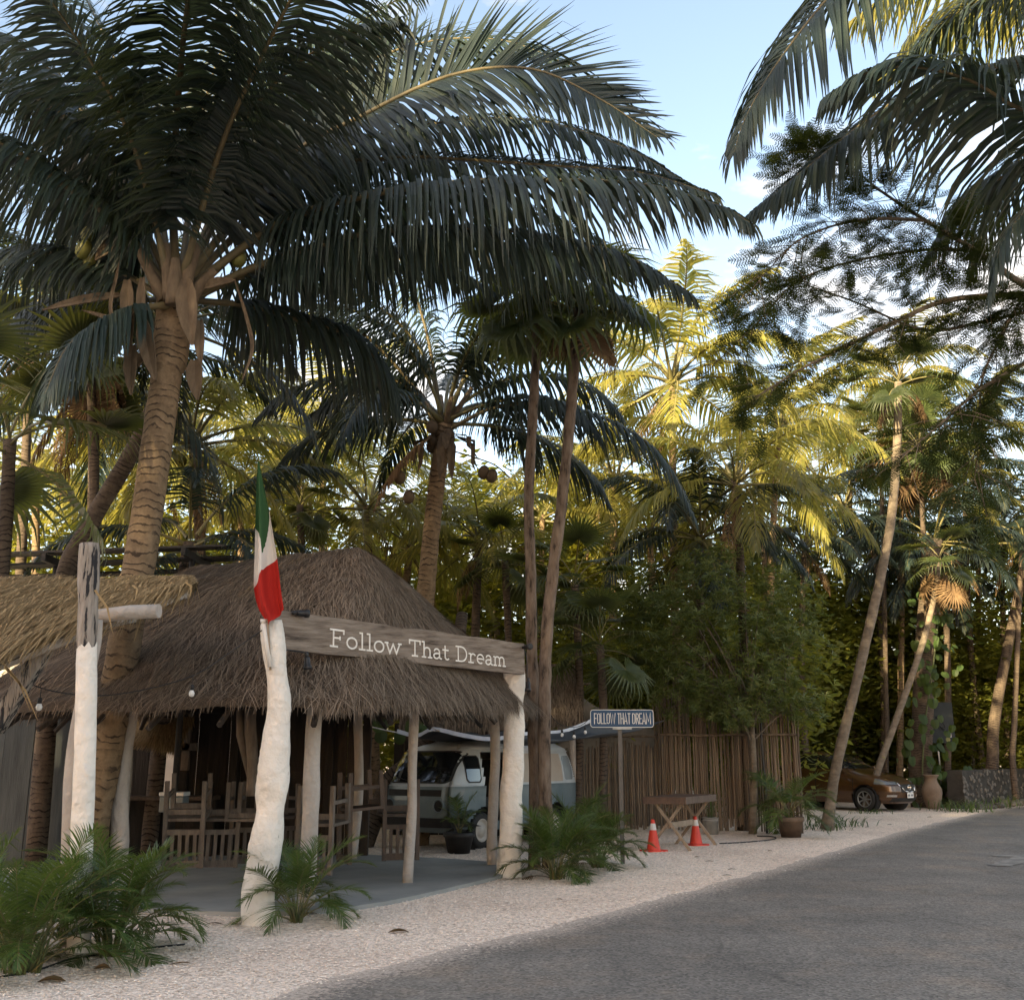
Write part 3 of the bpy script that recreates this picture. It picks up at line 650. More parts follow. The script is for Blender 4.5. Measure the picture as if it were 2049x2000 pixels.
FV['mid'] = frond_variants('mid', [M['frond'], M['rachis']], 4.2, ll=1.3, n=74, droop=.30, wl=.058, seg=4, r0=.045, kink=.2)
mbd = [frond_mb(gen_path(-50+v*14, 40, 2.6, 8, .2-.4*v), .55, 30, .9, .045, 90+v, .03, seg=3).build('frond', [M['frond_dead'], M['sheath']]) for v in range(2)]
FV['dead'] = [o.data for o in mbd]
for o in mbd: bpy.data.objects.remove(o)
COCO = MB(); COCO.lathe([(0,-.15),(.05,-.142),(.105,-.09),(.125,-.01),(.11,.07),(.075,.125),(.03,.15),(0,.155)], n=12)
co_o = COCO.build('coconut', M['coco']); COCO_ME = co_o.data; bpy.data.objects.remove(co_o)
co_o = COCO.build('coconut', M['coco_dry']); COCO_DRY = co_o.data; bpy.data.objects.remove(co_o)
def coconuts(parent, C, n, rad, seed, me=None, sc=1.0):
    rr = random.Random(seed)
    for i in range(n):
        a = rr.uniform(0,2*pi); p = C+V((cos(a)*rad*rr.uniform(.7,1.2), sin(a)*rad*rr.uniform(.7,1.2), rr.uniform(-.30,.12)))
        inst(me or COCO_ME, 'coconut', parent, wm(parent).inverted() @ p, (rr.uniform(-.5,.5), rr.uniform(-.5,.5), 0), sc*rr.uniform(.8,1.1))
def crown(parent, C, n, L, style, seed, lo=0, hi=5, dead=0, a_off=0.0):
    rr = random.Random(seed); inv = wm(parent).inverted(); base = 4.2 if style == 'mid' else 4.0
    for i in range(n):
        t = i/max(1,n-1); c = lo+int(round((hi-lo)*t**.8)); a = a_off+i*2.39996+rr.uniform(-.25,.25)
        me = FV[style][c*2+rr.randrange(2)]; p = C+V((cos(a)*.10, sin(a)*.10, .15-.35*t))
        inst(me, 'frond', parent, inv @ p, (rr.uniform(-.12,.12), rr.uniform(-.12,.12), a), L/base*rr.uniform(.88,1.08))
    for i in range(dead):
        a = rr.uniform(0,2*pi); inst(rr.choice(FV['dead']), 'dead_frond', parent, inv @ (C+V((cos(a)*.12, sin(a)*.12,-.35))), (0,0,a), L/4*rr.uniform(.7,1.1))
def trunk_path(base, top, lean=(0,0), n=6, seed=0):
    base = V(base); top = V(top); out = []
    for i in range(n+1):
        t = i/n; p = base.lerp(top, t); p += V((lean[0], lean[1], 0))*sin(pi*t) ; out.append(p)
    return crv(out, 5)
def palm(name, label, base, top, r, n, L, style, seed, lean=(0,0), dead=2, cat='palm', group=None, tm='trunk', coco=0, lo=0, hi=5):
    o = thing(name, label, cat, base, 0, group)
    pts = trunk_path(base, top, lean, 6, seed); k = len(pts)
    m = MB(); m.tube(pts, [r*(1.25-.38*i/k+.25*max(0,1-i/3))*(1+.035*((i % 2)-.5)) for i in range(k)], 12, True, .01, seed, along=True, lump=.06, lsc=4)
    m.build('trunk', M[tm], o)
    crown(o, V(top), n, L, style, seed, lo, hi, dead)
    if coco: coconuts(o, V(top)-V((0,0,.30)), coco, .26, seed)
    return o

# ------------------------------------------------------------------ plants: fan palm leaf
def fan_mb(rad=.75, n=34, seed=0, droop=.35, pet=.9, span=300):
    rr = random.Random(seed); mb = MB(); mb.tube(gen_path(30,40,pet,6), [.014]*7, 5, False, mi=1)
    c = gen_path(30,40,pet,6)[-1]; d0 = V((.94,0,-.1)).normalized(); up = V((.1,0,1)).normalized(); sd = d0.cross(up)
    for i in range(n):
        a = radians(-span/2+span*i/(n-1)); d = (d0*cos(a)+sd*sin(a)+up*.12).normalized(); L = rad*rr.uniform(.86,1.06)*(1-.18*abs(a)/pi); wv0 = (-d0*sin(a)+sd*cos(a))
        q = c.copy(); pts = [q.copy()]; dd = droop*rr.uniform(.5,1.4)
        for j in range(4):
            q = q+d*(L/4); pts.append(q.copy()); d = (d+DOWN*dd*(0 if j < 1 else (.25*j))).normalized()
        ww = 2*rad*.5*sin(radians(span/(n-1)/2))*1.05
        mb.ribbon(pts, [.01, ww*.95, ww*.70, ww*.32, .004], wv0, 0, .22, up)
    return mb
fo = [fan_mb(.85, 36, 5+v, (.7,1.7,3.0)[v], (1.0,.95,.8)[v]).build('fan_leaf', [M['fan'], M['rachis']]) for v in range(3)]
FV['fan'] = [o.data for o in fo]
fd = fan_mb(.7, 30, 12, 1.6, .6).build('dead_leaf', [M['frond_dead'], M['sheath']]); FV['fandead'] = fd.data
for o in fo+[fd]: bpy.data.objects.remove(o)
fh = [fan_mb(1.25, 26, 70+v, 3.6+v, .75, 270).build('fan_leaf', [M['fan'], M['rachis']]) for v in range(2)]
FV['fanhang'] = [o.data for o in fh]
for o in fh: bpy.data.objects.remove(o)
def fancrown(parent, C, n, sc, seed, dead=0, lo=-.55, hi=1.1, hang=False):
    rr = random.Random(seed); inv = wm(parent).inverted()
    for i in range(n):
        t = i/max(1,n-1); a = i*2.39996+rr.uniform(-.3,.3); e = hi+(lo-hi)*t
        v = 0 if t < .4 else (1 if t < .75 else 2); ro = Matrix.Rotation(a,4,'Z') @ Matrix.Rotation(-e+.3,4,'Y')
        inst((FV['fanhang'][i % 2] if hang else FV['fan'][v]), 'fan_leaf', parent, inv @ (C+V((0,0,.1-.3*t))), ro.to_euler(), sc*rr.uniform(.85,1.12))
    for i in range(dead):
        a = rr.uniform(0,2*pi); ro = Matrix.Rotation(a,4,'Z') @ Matrix.Rotation(1.15,4,'Y')
        inst(FV['fandead'], 'dead_leaf', parent, inv @ (C+V((cos(a)*.08, sin(a)*.08,-.25-.05*i))), ro.to_euler(), sc*rr.uniform(.8,1.1))

# ------------------------------------------------------------------ plants: broadleaf trees and bushes
def leaves_into(mb, c, n, spread, size, rr, ratio=.5, flat=.35):
    for _ in range(n):
        p = c+V((rr.gauss(0,1), rr.gauss(0,1), rr.gauss(0,.8)))*spread
        a = rr.uniform(0,2*pi); d = V((cos(a), sin(a), rr.uniform(-.75,.35))).normalized(); s = size*rr.uniform(.6,1.25)
        nv = V((rr.gauss(0,flat), rr.gauss(0,flat), 1)).normalized(); wd = d.cross(nv).normalized()*(s*ratio/2)
        mb.add([p, p+d*s*.45+wd-nv*s*.05, p+d*s, p+d*s*.45-wd-nv*s*.05], [(0,1,2),(0,2,3)])
def broad_tree(name, label, base, h, rx, rzz, seed, clumps=70, per=45, size=.2, mat='broad', spread=.45, group=None, cat='tree', trunk=True, tm='bark_thin', squash=1.0, lowz=None, tr=.14, ry=None):
    rr = random.Random(seed); base = V(base); ry = ry or rx
    o = thing(name, label, cat, base, 0, group); mb = MB(); cz = h-rzz; ends = []
    for i in range(clumps):
        while True:
            q = V((rr.uniform(-1,1), rr.uniform(-1,1), rr.uniform(-1,1)))
            if .15 < q.length < 1: break
        q = V((q.x*rx, q.y*ry, q.z*rzz)); c = base+V((0,0,cz))+q
        if c.z < .35: c.z = .35+rr.random()*.4
        ends.append(c); leaves_into(mb, c, per, spread*rr.uniform(.7,1.3), size, rr)
    mb.build('crown', M[mat], o)
    if trunk:
        m = MB(); top = base+V((rr.uniform(-.3,.3), rr.uniform(-.3,.3), max(cz,.6)))
        m.tube(crv([base, base.lerp(top,.5)+V((rr.uniform(-.2,.2), rr.uniform(-.2,.2), 0)), top], 4), [tr*(1.2-.5*i/8) for i in range(9)], 8, True, .03, seed, lump=.1)
        for e in rr.sample(ends, min(9, len(ends))):
            s = base.lerp(top, rr.uniform(.5,1)); mid = s.lerp(e,.5)+V((0,0,.25)); m.tube(crv([s,mid,e],3), [tr*.45-tr*.065*i for i in range(7)], 5, False)
        m.build('trunk', M[tm], o)
    return o
# ------------------------------------------------------------------ the big coconut palm by the palapa
base = G(172,1800); 
pl = thing('coconut_palm', 'tall coconut palm with a curved ringed trunk and broad dark fronds rising beside the palapa', 'palm', base)
pp = [base, AY(182,1650,12.2), AY(205,1540,12.2), AY(247,1300,12.2), AY(285,1090,12.25), AY(312,900,12.3), AY(332,760,12.35), AY(347,650,12.4), AY(352,560,12.4)]
tp = crv(pp, 9); k = len(tp); m = MB()
m.tube(tp, [.235*(1-.2*min(1,i/12))*(1+.03*noise.noise(V((i*.8,0,0)))) * (1.22 if i > k-18 else 1.0) for i in range(k)], 20, True, .006, 1, along=True, lump=.05, lsc=6)
m.build('trunk', M['trunk'], pl)
CM = AY(352,570,12.4)
def pxp(l): return crv([AY(x,y,Y) for x, y, Y in l], 5)
near = dict(seg=4, fold=.12)
FR = [
 # path, leaflet length, pairs, droop, width, normal
 ([(352,560,12.35),(346,400,12.0),(353,250,11.4),(363,120,10.6),(376,0,9.7),(395,-130,8.7),(420,-240,7.8)], 1.72, 117, .42, .052, None, 0),
 ([(372,560,12.4),(560,330,12.2),(720,235,12),(900,152,11.8),(1061,138,11.7),(1200,198,11.6),(1315,275,11.5)], 1.75, 150, .12, .055, (0,-.9,.42), .7),
 ([(372,570,12.5),(600,356,12.5),(785,318,12.4),(923,320,12.3),(1100,332,12.2),(1280,345,12.1),(1430,390,12.0)], 1.45, 125, 0.35, .055, (0,-.75,.66), .3),
 ([(374,580,12.3),(520,470,12.1),(600,428,11.9),(738,390,11.6),(923,364,11.3),(1107,360,11.0),(1292,369,10.8),(1440,412,10.7),(1500,445,10.6)], 1.68, 133, 0.46, .055, (0,-.45,.9), 0),
 ([(340,580,12.3),(225,440,12),(120,365,11.7),(30,300,11.4),(-80,262,11.2),(-200,260,11)], 1.59, 106, 0.41, .055, None, 0),
 ([(340,570,12.4),(240,350,12.4),(170,230,12.3),(90,130,12.2),(0,75,12),(-100,60,11.9)], 1.59, 106, 0.41, .055, None, 0),
 ([(335,600,12.4),(215,530,12.6),(100,505,12.7),(0,520,12.8),(-100,580,12.8)], 1.38, 91, 0.47, .05, None, 0),
 ([(376,600,12.6),(500,612,13),(600,640,13.3),(700,672,13.5),(770,740,13.6),(800,820,13.6)], 1.52, 100, 0.49, .05, None, 0),
 ([(372,560,12.8),(480,300,13),(600,150,13.2),(720,45,13.3),(850,-30,13.4)], 1.52, 97, 0.34, .052, None, 0),
 ([(342,560,12.9),(300,300,13.2),(230,120,13.6),(150,-50,14)], 1.59, 97, 0.34, .052, None, 0),
 ([(362,560,12.9),(400,250,13.4),(460,60,13.9),(540,-80,14.2)], 1.59, 97, 0.34, .052, None, 0),
 ([(336,610,12.2),(240,625,11.7),(140,690,11.3),(85,800,11.1)], 1.17, 72, 0.54, .045, None, 0),
 ([(364,560,12.1),(440,300,11.2),(520,120,10.3),(620,-60,9.4),(740,-170,8.7)], 1.66, 108, 0.27, .052, None, 0),
 ([(340,570,12.1),(270,300,11.4),(180,120,10.6),(60,-60,9.8)], 1.59, 100, 0.30, .052, None, 0),
 ([(378,600,12.8),(520,540,13.6),(680,500,14.2),(850,510,14.7),(980,580,15)], 1.52, 102, 0.46, .052, None, 0),
 ([(378,590,12.9),(560,440,13.8),(760,380,14.5),(980,400,15),(1180,470,15.3),(1300,560,15.4)], 1.59, 111, 0.46, .052, None, 0),
 ([(372,570,12.6),(640,320,12.8),(860,250,12.9),(1060,240,12.9),(1240,290,12.9),(1380,370,12.8)], 1.45, 110, .40, .055, (0,-.7,.7), 0),
 ([(374,595,12.3),(540,522,12.2),(720,470,12.1),(900,455,12.0),(1080,470,11.9),(1250,512,11.8),(1385,590,11.7)], 1.55, 118, .46, .055, (0,-.4,.9), 0),
 ([(376,600,12.9),(560,520,13.4),(760,470,13.8),(980,480,14.1),(1160,540,14.3),(1290,640,14.4)], 1.5, 100, .46, .055, None, 0),
 ([(370,560,12.5),(500,330,12.6),(660,170,12.7),(830,90,12.8),(1000,80,12.8),(1140,130,12.8)], 1.5, 120, .22, .055, (0,-.8,.6), .4),
 ([(366,560,12.2),(420,360,11.8),(520,200,11.3),(650,90,10.9),(800,40,10.6)], 1.5, 110, .34, .055, None, 0),
 ([(340,565,12.3),(250,380,12.0),(140,240,11.7),(20,170,11.5),(-100,150,11.3)], 1.5, 104, .40, .055, None, 0),
 ([(330,590,12.9),(200,420,13.6),(60,330,14.2),(-80,330,14.6)], 1.52, 91, 0.43, .052, None, 0),
 ([(336,600,12.8),(240,600,13.4),(130,600,14),(20,650,14.4)], 1.38, 83, 0.49, .05, None, 0),
]
for i, (l, ll, n, dr, wd, nr, su) in enumerate(FR):
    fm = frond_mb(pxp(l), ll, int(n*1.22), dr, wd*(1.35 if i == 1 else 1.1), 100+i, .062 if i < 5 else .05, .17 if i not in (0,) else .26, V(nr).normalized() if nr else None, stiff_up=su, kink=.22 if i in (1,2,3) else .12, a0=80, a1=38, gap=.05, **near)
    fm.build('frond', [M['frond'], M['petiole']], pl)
# dry leaf sheaths and stubs round the growing point
rr = random.Random(21)
def sheath(a, b, wd, seed, curl=.3):
    rr = random.Random(seed); a = V(a); b = V(b); mb = MB(); d = (b-a); sd = d.cross(V((0,-1,.1))).normalized(); nv = sd.cross(d).normalized()
    pts = [a.lerp(b,t)+nv*curl*sin(pi*t)*.12 for t in (0,.25,.5,.75,1)]
    mb.ribbon(pts, [wd*.5, wd, wd*1.0, wd*.7, wd*.12], sd, 0, .25, nv)
    o = mb.build('dry_sheath', M['sheath'], pl); sm = o.modifiers.new('thick','SOLIDIFY'); sm.thickness = .012; return o
for a, b, wd in (((255,560,12.1),(262,690,12.05),.17), ((285,555,12.05),(283,690,12.0),.11), ((372,560,12.0),(385,690,11.98),.26), ((265,690,12.05),(262,790,12.0),.16),
                 ((285,640,12.0),(310,760,11.95),.2), ((400,640,12.1),(402,730,12.05),.13), ((250,480,12.2),(190,520,12.1),.2), ((240,590,12.1),(85,620,11.9),.12), ((262,655,12.1),(165,620,12.0),.06),
                 ((410,575,12.1),(470,560,12.0),.13), ((300,700,12.1),(268,740,12.1),.12), ((390,720,12.3),(395,800,12.3),.2)):
    sheath(AY(*a), AY(*b), wd, int(a[0]))
for a, b, r in (((330,600,12.15),(262,470,12.1),.07), ((345,600,12.1),(330,490,12.0),.09), ((365,600,12.1),(395,490,12.05),.085), ((350,610,12.05),(352,520,12.0),.10), ((380,600,12.2),(430,540,12.1),.075)):
    m = MB(); a = AY(*a); b = AY(*b); m.tube(crv([a, a.lerp(b,.5)+V((0,-.03,0)), b],3), [r*1.35,r*1.2,r,r*.9,r*.8,r*.75,r*.7], 8, True, .02, 3, lump=.12); m.build('frond_stub', M['sheath'], pl)
for x, y, Y, sc in ((176,470,12.1,.72), (168,500,12.1,.85), (180,520,12.2,.7), (478,518,12.3,.8), (306,338,12.2,.85), (300,300,12.3,.7), (342,296,12.4,.6)):
    inst(COCO_ME, 'coconut', pl, wm(pl).inverted() @ AY(x,y,Y), (.3,.4,0), sc)
for pts in ([(250,490,12.1),(232,560,12.0),(222,620,11.95),(240,710,11.9)], [(470,560,12.1),(495,640,12.05),(505,700,12.0),(485,760,12.0)]):
    m = MB(); P_ = pxp(pts); m.ribbon(P_, [.05*sin(pi*(.12+.8*i/len(P_))) for i in range(len(P_))], V((1,0,.2)).normalized(), 0, .3, V((0,-1,0))); m.build('dry_strip', M['sheath'], pl)

# ------------------------------------------------------------------ coconut palm behind the palapa
b2 = G(838,1690); p2 = thing('coconut_palm', 'slimmer coconut palm with banded trunk and hanging brown husks behind the palapa roof', 'palm', b2)
pts = crv([b2, AY(842,1500,19.9), AY(848,1250,20), AY(858,1120,20), AY(870,1000,20), AY(884,890,20), AY(890,850,20)], 6); k = len(pts)
m = MB(); m.tube(pts, [.19*(1-.22*i/k)*(1.15 if i > k-6 else 1)*(1+.05*(i % 2)) for i in range(k)], 14, True, .01, 4, along=True, lump=.05, lsc=5); m.build('trunk', M['trunk'], p2)
C2 = AY(890,850,20)
crown(p2, C2+V((0,0,.2)), 15, 4.3, 'mid', 14, 0, 4, 3, .7)
for i, l in enumerate(([(895,860,20),(1000,812,19.5),(1130,812,19),(1260,862,18.5),(1340,935,18.2),(1392,1040,18)], [(885,850,20),(800,740,19.6),(700,650,19.2),(590,640,18.9),(500,690,18.7)],
                       [(885,850,20),(850,650,19.8),(790,500,19.5),(700,400,19.3)], [(892,850,20),(960,690,19.8),(1060,590,19.6),(1190,580,19.4),(1290,650,19.3)], [(882,860,20),(810,770,19.8),(720,770,19.6),(620,830,19.4)])):
    frond_mb(pxp(l), 1.4, 78, .36, .055, 300+i, .05, .2, seg=4).build('frond', [M['frond'], M['petiole']], p2)
coconuts(p2, C2-V((0,0,.2)), 7, .32, 4, COCO_DRY, 1.0)
for x, y in ((968,945), (984,952), (818,994), (800,955)): inst(COCO_DRY, 'coconut', p2, wm(p2).inverted() @ AY(x,y,19.7), (.2,.2,0), .95)
m = MB(); m.tube(pxp([(900,900,19.9),(950,915,19.8),(990,930,19.7),(1020,955,19.7)]), .014, 5); m.build('fruit_stalk', M['sheath'], p2)
rr = random.Random(5)
for i in range(11):
    a = rr.uniform(0,2*pi); q = C2+V((cos(a)*.25, sin(a)*.25, -.25)); e = q+V((cos(a)*.45, sin(a)*.3, -rr.uniform(.3,1.1)))
    mb = MB(); sd = V((-sin(a), cos(a), 0)); mb.ribbon([q, q.lerp(e,.4)+V((cos(a)*.15,0,.1)), q.lerp(e,.75), e], [.10,.18,.14,.02], sd, 0, .25, V((cos(a),sin(a),0))); mb.build('dry_sheath', M['sheath'], p2)
for i in range(7):
    a = rr.uniform(0,2*pi); m = MB(); m.tube([C2+V((0,0,-.1)), C2+V((cos(a)*.55, sin(a)*.55, .35+rr.random()*.5))], [.07,.04], 6); m.build('frond_stub', M['sheath'], p2)

# ------------------------------------------------------------------ twin fan palms beside the sign
for pxs, bx_, top, sd, lab in (
    ([(1070,1735,16.2),(1070,1560,16.2),(1065,1350,16.2),(1062,1150,16.2),(1058,1000,16.2),(1065,850,16.2),(1072,720,16.2),(1075,600,16.2)], .085, (1075,610,16.2), 31, 'straight fan palm trunk with grey bark, left of the flaking twin'),
    ([(1098,1735,15.9),(1090,1560,15.9),(1090,1350,15.9),(1100,1200,15.9),(1122,1020,15.9),(1137,880,15.9),(1148,750,15.9),(1158,620,15.9)], .092, (1158,620,15.9), 32, 'leaning fan palm with flaking split bark crossing its straighter twin')):
    bb = G(pxs[0][0], pxs[0][1]); o = thing('fan_palm', lab, 'palm', bb, 0)
    P_ = [bb]+[AY(*q) for q in pxs[1:]]; P_ = crv(P_, 7); k = len(P_); m = MB()
    m.tube(P_, [bx_*(1.1-.22*i/k)*(1+.10*noise.noise(V((i*.6,sd,0)))) for i in range(k)], 14, True, .02, sd, lump=.22, lsc=5); m.build('trunk', M['bark'], o)
    C = AY(*top); fancrown(o, C+V((0,0,.05)), 8, 1.0, sd, 2, -.5, .9, True)
# ------------------------------------------------------------------ jungle behind: coconut palms
def base_under(px, Y): 
    p = AY(px, 1500, Y); return V((p.x, p.y, 0))
BG = [ # crown px, py, Y, base px, style, n, L, trunk mat, label
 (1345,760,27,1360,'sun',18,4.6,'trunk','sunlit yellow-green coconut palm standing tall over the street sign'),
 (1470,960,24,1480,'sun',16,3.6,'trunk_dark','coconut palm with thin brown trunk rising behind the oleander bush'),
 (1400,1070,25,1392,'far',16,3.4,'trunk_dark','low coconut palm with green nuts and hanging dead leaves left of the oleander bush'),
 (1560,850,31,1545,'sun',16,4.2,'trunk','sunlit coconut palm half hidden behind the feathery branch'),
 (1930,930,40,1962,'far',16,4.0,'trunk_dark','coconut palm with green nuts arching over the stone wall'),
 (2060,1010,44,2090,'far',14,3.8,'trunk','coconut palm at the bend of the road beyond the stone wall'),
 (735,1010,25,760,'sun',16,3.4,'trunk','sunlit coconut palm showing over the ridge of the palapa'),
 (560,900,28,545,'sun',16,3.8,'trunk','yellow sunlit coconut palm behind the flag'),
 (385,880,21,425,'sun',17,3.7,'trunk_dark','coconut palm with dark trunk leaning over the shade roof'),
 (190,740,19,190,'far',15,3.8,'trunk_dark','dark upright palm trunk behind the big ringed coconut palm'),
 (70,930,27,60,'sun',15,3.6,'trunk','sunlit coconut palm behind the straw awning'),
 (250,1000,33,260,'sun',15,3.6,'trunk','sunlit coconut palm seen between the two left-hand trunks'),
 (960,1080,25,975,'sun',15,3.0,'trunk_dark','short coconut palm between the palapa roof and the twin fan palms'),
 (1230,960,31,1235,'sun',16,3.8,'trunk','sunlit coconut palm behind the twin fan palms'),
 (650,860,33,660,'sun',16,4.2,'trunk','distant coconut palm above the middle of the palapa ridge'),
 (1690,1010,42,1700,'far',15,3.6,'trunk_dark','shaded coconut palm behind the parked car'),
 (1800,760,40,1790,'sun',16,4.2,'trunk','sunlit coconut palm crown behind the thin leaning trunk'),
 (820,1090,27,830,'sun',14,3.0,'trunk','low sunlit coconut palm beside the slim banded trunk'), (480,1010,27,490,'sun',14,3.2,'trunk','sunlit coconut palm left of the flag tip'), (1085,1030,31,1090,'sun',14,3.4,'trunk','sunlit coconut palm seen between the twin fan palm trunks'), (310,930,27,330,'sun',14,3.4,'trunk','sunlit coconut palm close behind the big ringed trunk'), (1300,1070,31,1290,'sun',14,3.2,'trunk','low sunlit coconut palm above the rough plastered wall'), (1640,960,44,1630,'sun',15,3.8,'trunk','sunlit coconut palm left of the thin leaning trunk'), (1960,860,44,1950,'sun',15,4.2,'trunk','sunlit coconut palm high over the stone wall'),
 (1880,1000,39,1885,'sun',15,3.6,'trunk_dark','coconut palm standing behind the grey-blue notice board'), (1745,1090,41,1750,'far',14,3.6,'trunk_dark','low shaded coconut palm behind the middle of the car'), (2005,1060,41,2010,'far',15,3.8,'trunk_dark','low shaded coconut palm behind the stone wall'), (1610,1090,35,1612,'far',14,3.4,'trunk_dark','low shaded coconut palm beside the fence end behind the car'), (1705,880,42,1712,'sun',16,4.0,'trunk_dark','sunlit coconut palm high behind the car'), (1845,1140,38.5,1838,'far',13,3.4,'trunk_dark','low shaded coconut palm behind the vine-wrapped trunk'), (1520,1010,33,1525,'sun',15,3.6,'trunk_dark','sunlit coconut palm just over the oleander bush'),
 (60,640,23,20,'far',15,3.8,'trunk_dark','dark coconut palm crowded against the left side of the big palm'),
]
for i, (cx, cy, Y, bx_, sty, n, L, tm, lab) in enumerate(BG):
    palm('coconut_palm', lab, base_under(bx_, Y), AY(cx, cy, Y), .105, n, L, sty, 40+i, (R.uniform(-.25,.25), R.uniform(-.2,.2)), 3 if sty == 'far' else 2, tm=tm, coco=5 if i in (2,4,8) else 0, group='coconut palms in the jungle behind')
# the leaning trunk left of the big palm
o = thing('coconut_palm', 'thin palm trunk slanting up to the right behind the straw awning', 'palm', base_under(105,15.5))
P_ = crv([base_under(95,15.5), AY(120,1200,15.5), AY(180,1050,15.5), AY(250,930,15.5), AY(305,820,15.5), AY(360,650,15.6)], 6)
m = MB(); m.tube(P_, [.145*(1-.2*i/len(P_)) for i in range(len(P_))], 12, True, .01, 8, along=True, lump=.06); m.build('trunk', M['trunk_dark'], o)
crown(o, AY(362,640,15.6), 9, 3.0, 'far', 77, 2, 5, 1)
# fan palms in the middle distance
FP = [(180,700,17.5,185,12,1.35,'fan palm with a dead brown fan hanging against the dark trunk'), (20,880,13.0,-60,9,1.55,'large fan palm leaves reaching in above the straw awning'),
      (1150,1170,22,1150,13,1.1,'low fan palm behind the twin trunks'), (1010,1120,24,1010,12,1.0,'low fan palm under the coconut palm husks'),
      (1840,900,35,1850,18,1.7,'sunlit fan palm with a skirt of pale dead leaves over the clay urn'), (1760,860,38,1765,14,1.5,'sunlit fan palm behind the thin leaning trunk'),
      (1200,1290,21.5,1195,12,1.0,'dark fan palm leaves above the rough plastered wall'), (600,1010,24,600,12,1.0,'fan palm peeping over the palapa ridge beside the flag')]
for i, (cx, cy, Y, bx_, n, sc, lab) in enumerate(FP):
    b = base_under(bx_, Y); o = thing('fan_palm', lab, 'palm', b); C = AY(cx,cy,Y)
    m = MB(); P_ = trunk_path(b, C, (.1,.1)); m.tube(P_, [.085]*len(P_), 9, True, .02, i, along=True, lump=.1); m.build('trunk', M['trunk_dark'], o)
    fancrown(o, C, n, sc, 60+i, 9 if i == 4 else (3 if i in (0,5) else 0))

# ------------------------------------------------------------------ jungle behind: broadleaf trees
BT = [ # px, Y, height, rx, rz, clumps, label
 (-60,34,12.1,4.2,5.9,'bushy tree with red flowers behind the left palms'), (150,38,11.6,4.5,5.7,'broadleaf tree behind the shade roof'), (420,36,11.1,4.2,5.5,'broadleaf tree behind the dark leaning palm'),
 (640,37,11.6,4.2,5.7,'broadleaf tree behind the ridge of the palapa'), (830,39,11.2,4.0,5.5,'broadleaf tree behind the slim banded palm'), (1000,33,11.4,3.6,5.5,'round-leaved tree under the bright cloud between palm and twin trunks'), (1150,36,12.1,4.0,5.9,'broadleaf tree behind the twin fan palms'),
 (1330,38,12.1,4.4,5.9,'broadleaf tree behind the nut-bearing low palm'), (1520,45,11.6,4.2,5.7,'broadleaf tree behind the oleander bush'), (1700,44,12.4,4.6,6.1,'broadleaf tree beyond the parked car'), (1850,48,12.6,4.8,6.3,'broadleaf tree beyond the clay urn'),
 (2050,46,12.6,4.8,6.3,'broadleaf tree beyond the stone wall'), (1590,41,9.6,2.8,4.6,'dark leafy tree crowding the gap beside the bamboo fence'), (1790,44,9.6,2.8,4.3,'yellowing leafy tree behind the parked car'), (2150,40,11.0,3.6,5.3,'leafy tree at the bend of the road'),
 (1270,29,5.8,2.4,2.7,'dense low tree behind the rough plastered wall'), (880,28,5.0,2.2,2.4,'dark leafy shrub behind the right slope of the palapa'), (1460,28.5,6.6,2.4,3.1,'dark round-leaved tree behind the bamboo fence'), (330,24,4.4,2.2,2.1,'leafy shrub behind the plank bar'), (80,22,4.6,2.2,2.2,'leafy shrub behind the shade roof')]
for i, (px, Y, h, rx, rzz, lab) in enumerate(BT):
    broad_tree('broadleaf_tree', lab, base_under(px,Y), h, rx, rzz, 500+i, 150 if Y > 30 else 110, 84, .36 if Y > 30 else .26, 'broad', .62, 'broadleaf trees in the jungle behind')
for i, (px, Y, h, lab) in enumerate(((1560,47,6.5,'dense dark shrub filling the far gap behind the oleander bush'), (1660,50,7,'dense dark shrub far behind the car roof'), (1760,52,7,'dense dark shrub far behind the thick vine trunk'), (1880,54,7.5,'dense dark shrub far behind the notice board'), (1990,54,7.5,'dense dark shrub far behind the leaning brown trunk'), (2110,50,7,'dense dark shrub at the far bend of the road'), (1080,44,6,'dense dark shrub far behind the plastered wall'), (1250,44,6,'dense dark shrub far behind the low cane fence'), (1410,44,6.5,'dense dark shrub far behind the tall cane fence'), (120,30,4.5,'dense shrub far behind the white wall'), (560,32,5,'dense shrub far behind the plank bar'))):
    broad_tree('broadleaf_shrub', lab, base_under(px,Y), h, 3.6, h/2-.1, 560+i, 100, 70, .42, 'broad', .6, 'shrubs closing the jungle behind', trunk=True, tr=.08)
for i, (px, Y, h, rx, lab) in enumerate(((1700,42.5,5.8,2.4,'green leafy bush close behind the car roof'), (1800,43,5.8,2.4,'green leafy bush between the car and the vine-wrapped trunk'), (1945,41,6.2,2.6,'green leafy bush rising behind the stone wall'), (2050,42,6.6,2.8,'green leafy bush over the far end of the stone wall'), (1590,42,6.0,2.2,'green leafy bush far behind the end of the cane fence'))):
    broad_tree('leafy_bush', lab, base_under(px,Y), h, rx, h/2-.1, 590+i, 110, 70, .26, 'broad', .45, 'leafy bushes behind the car and wall', tr=.06)
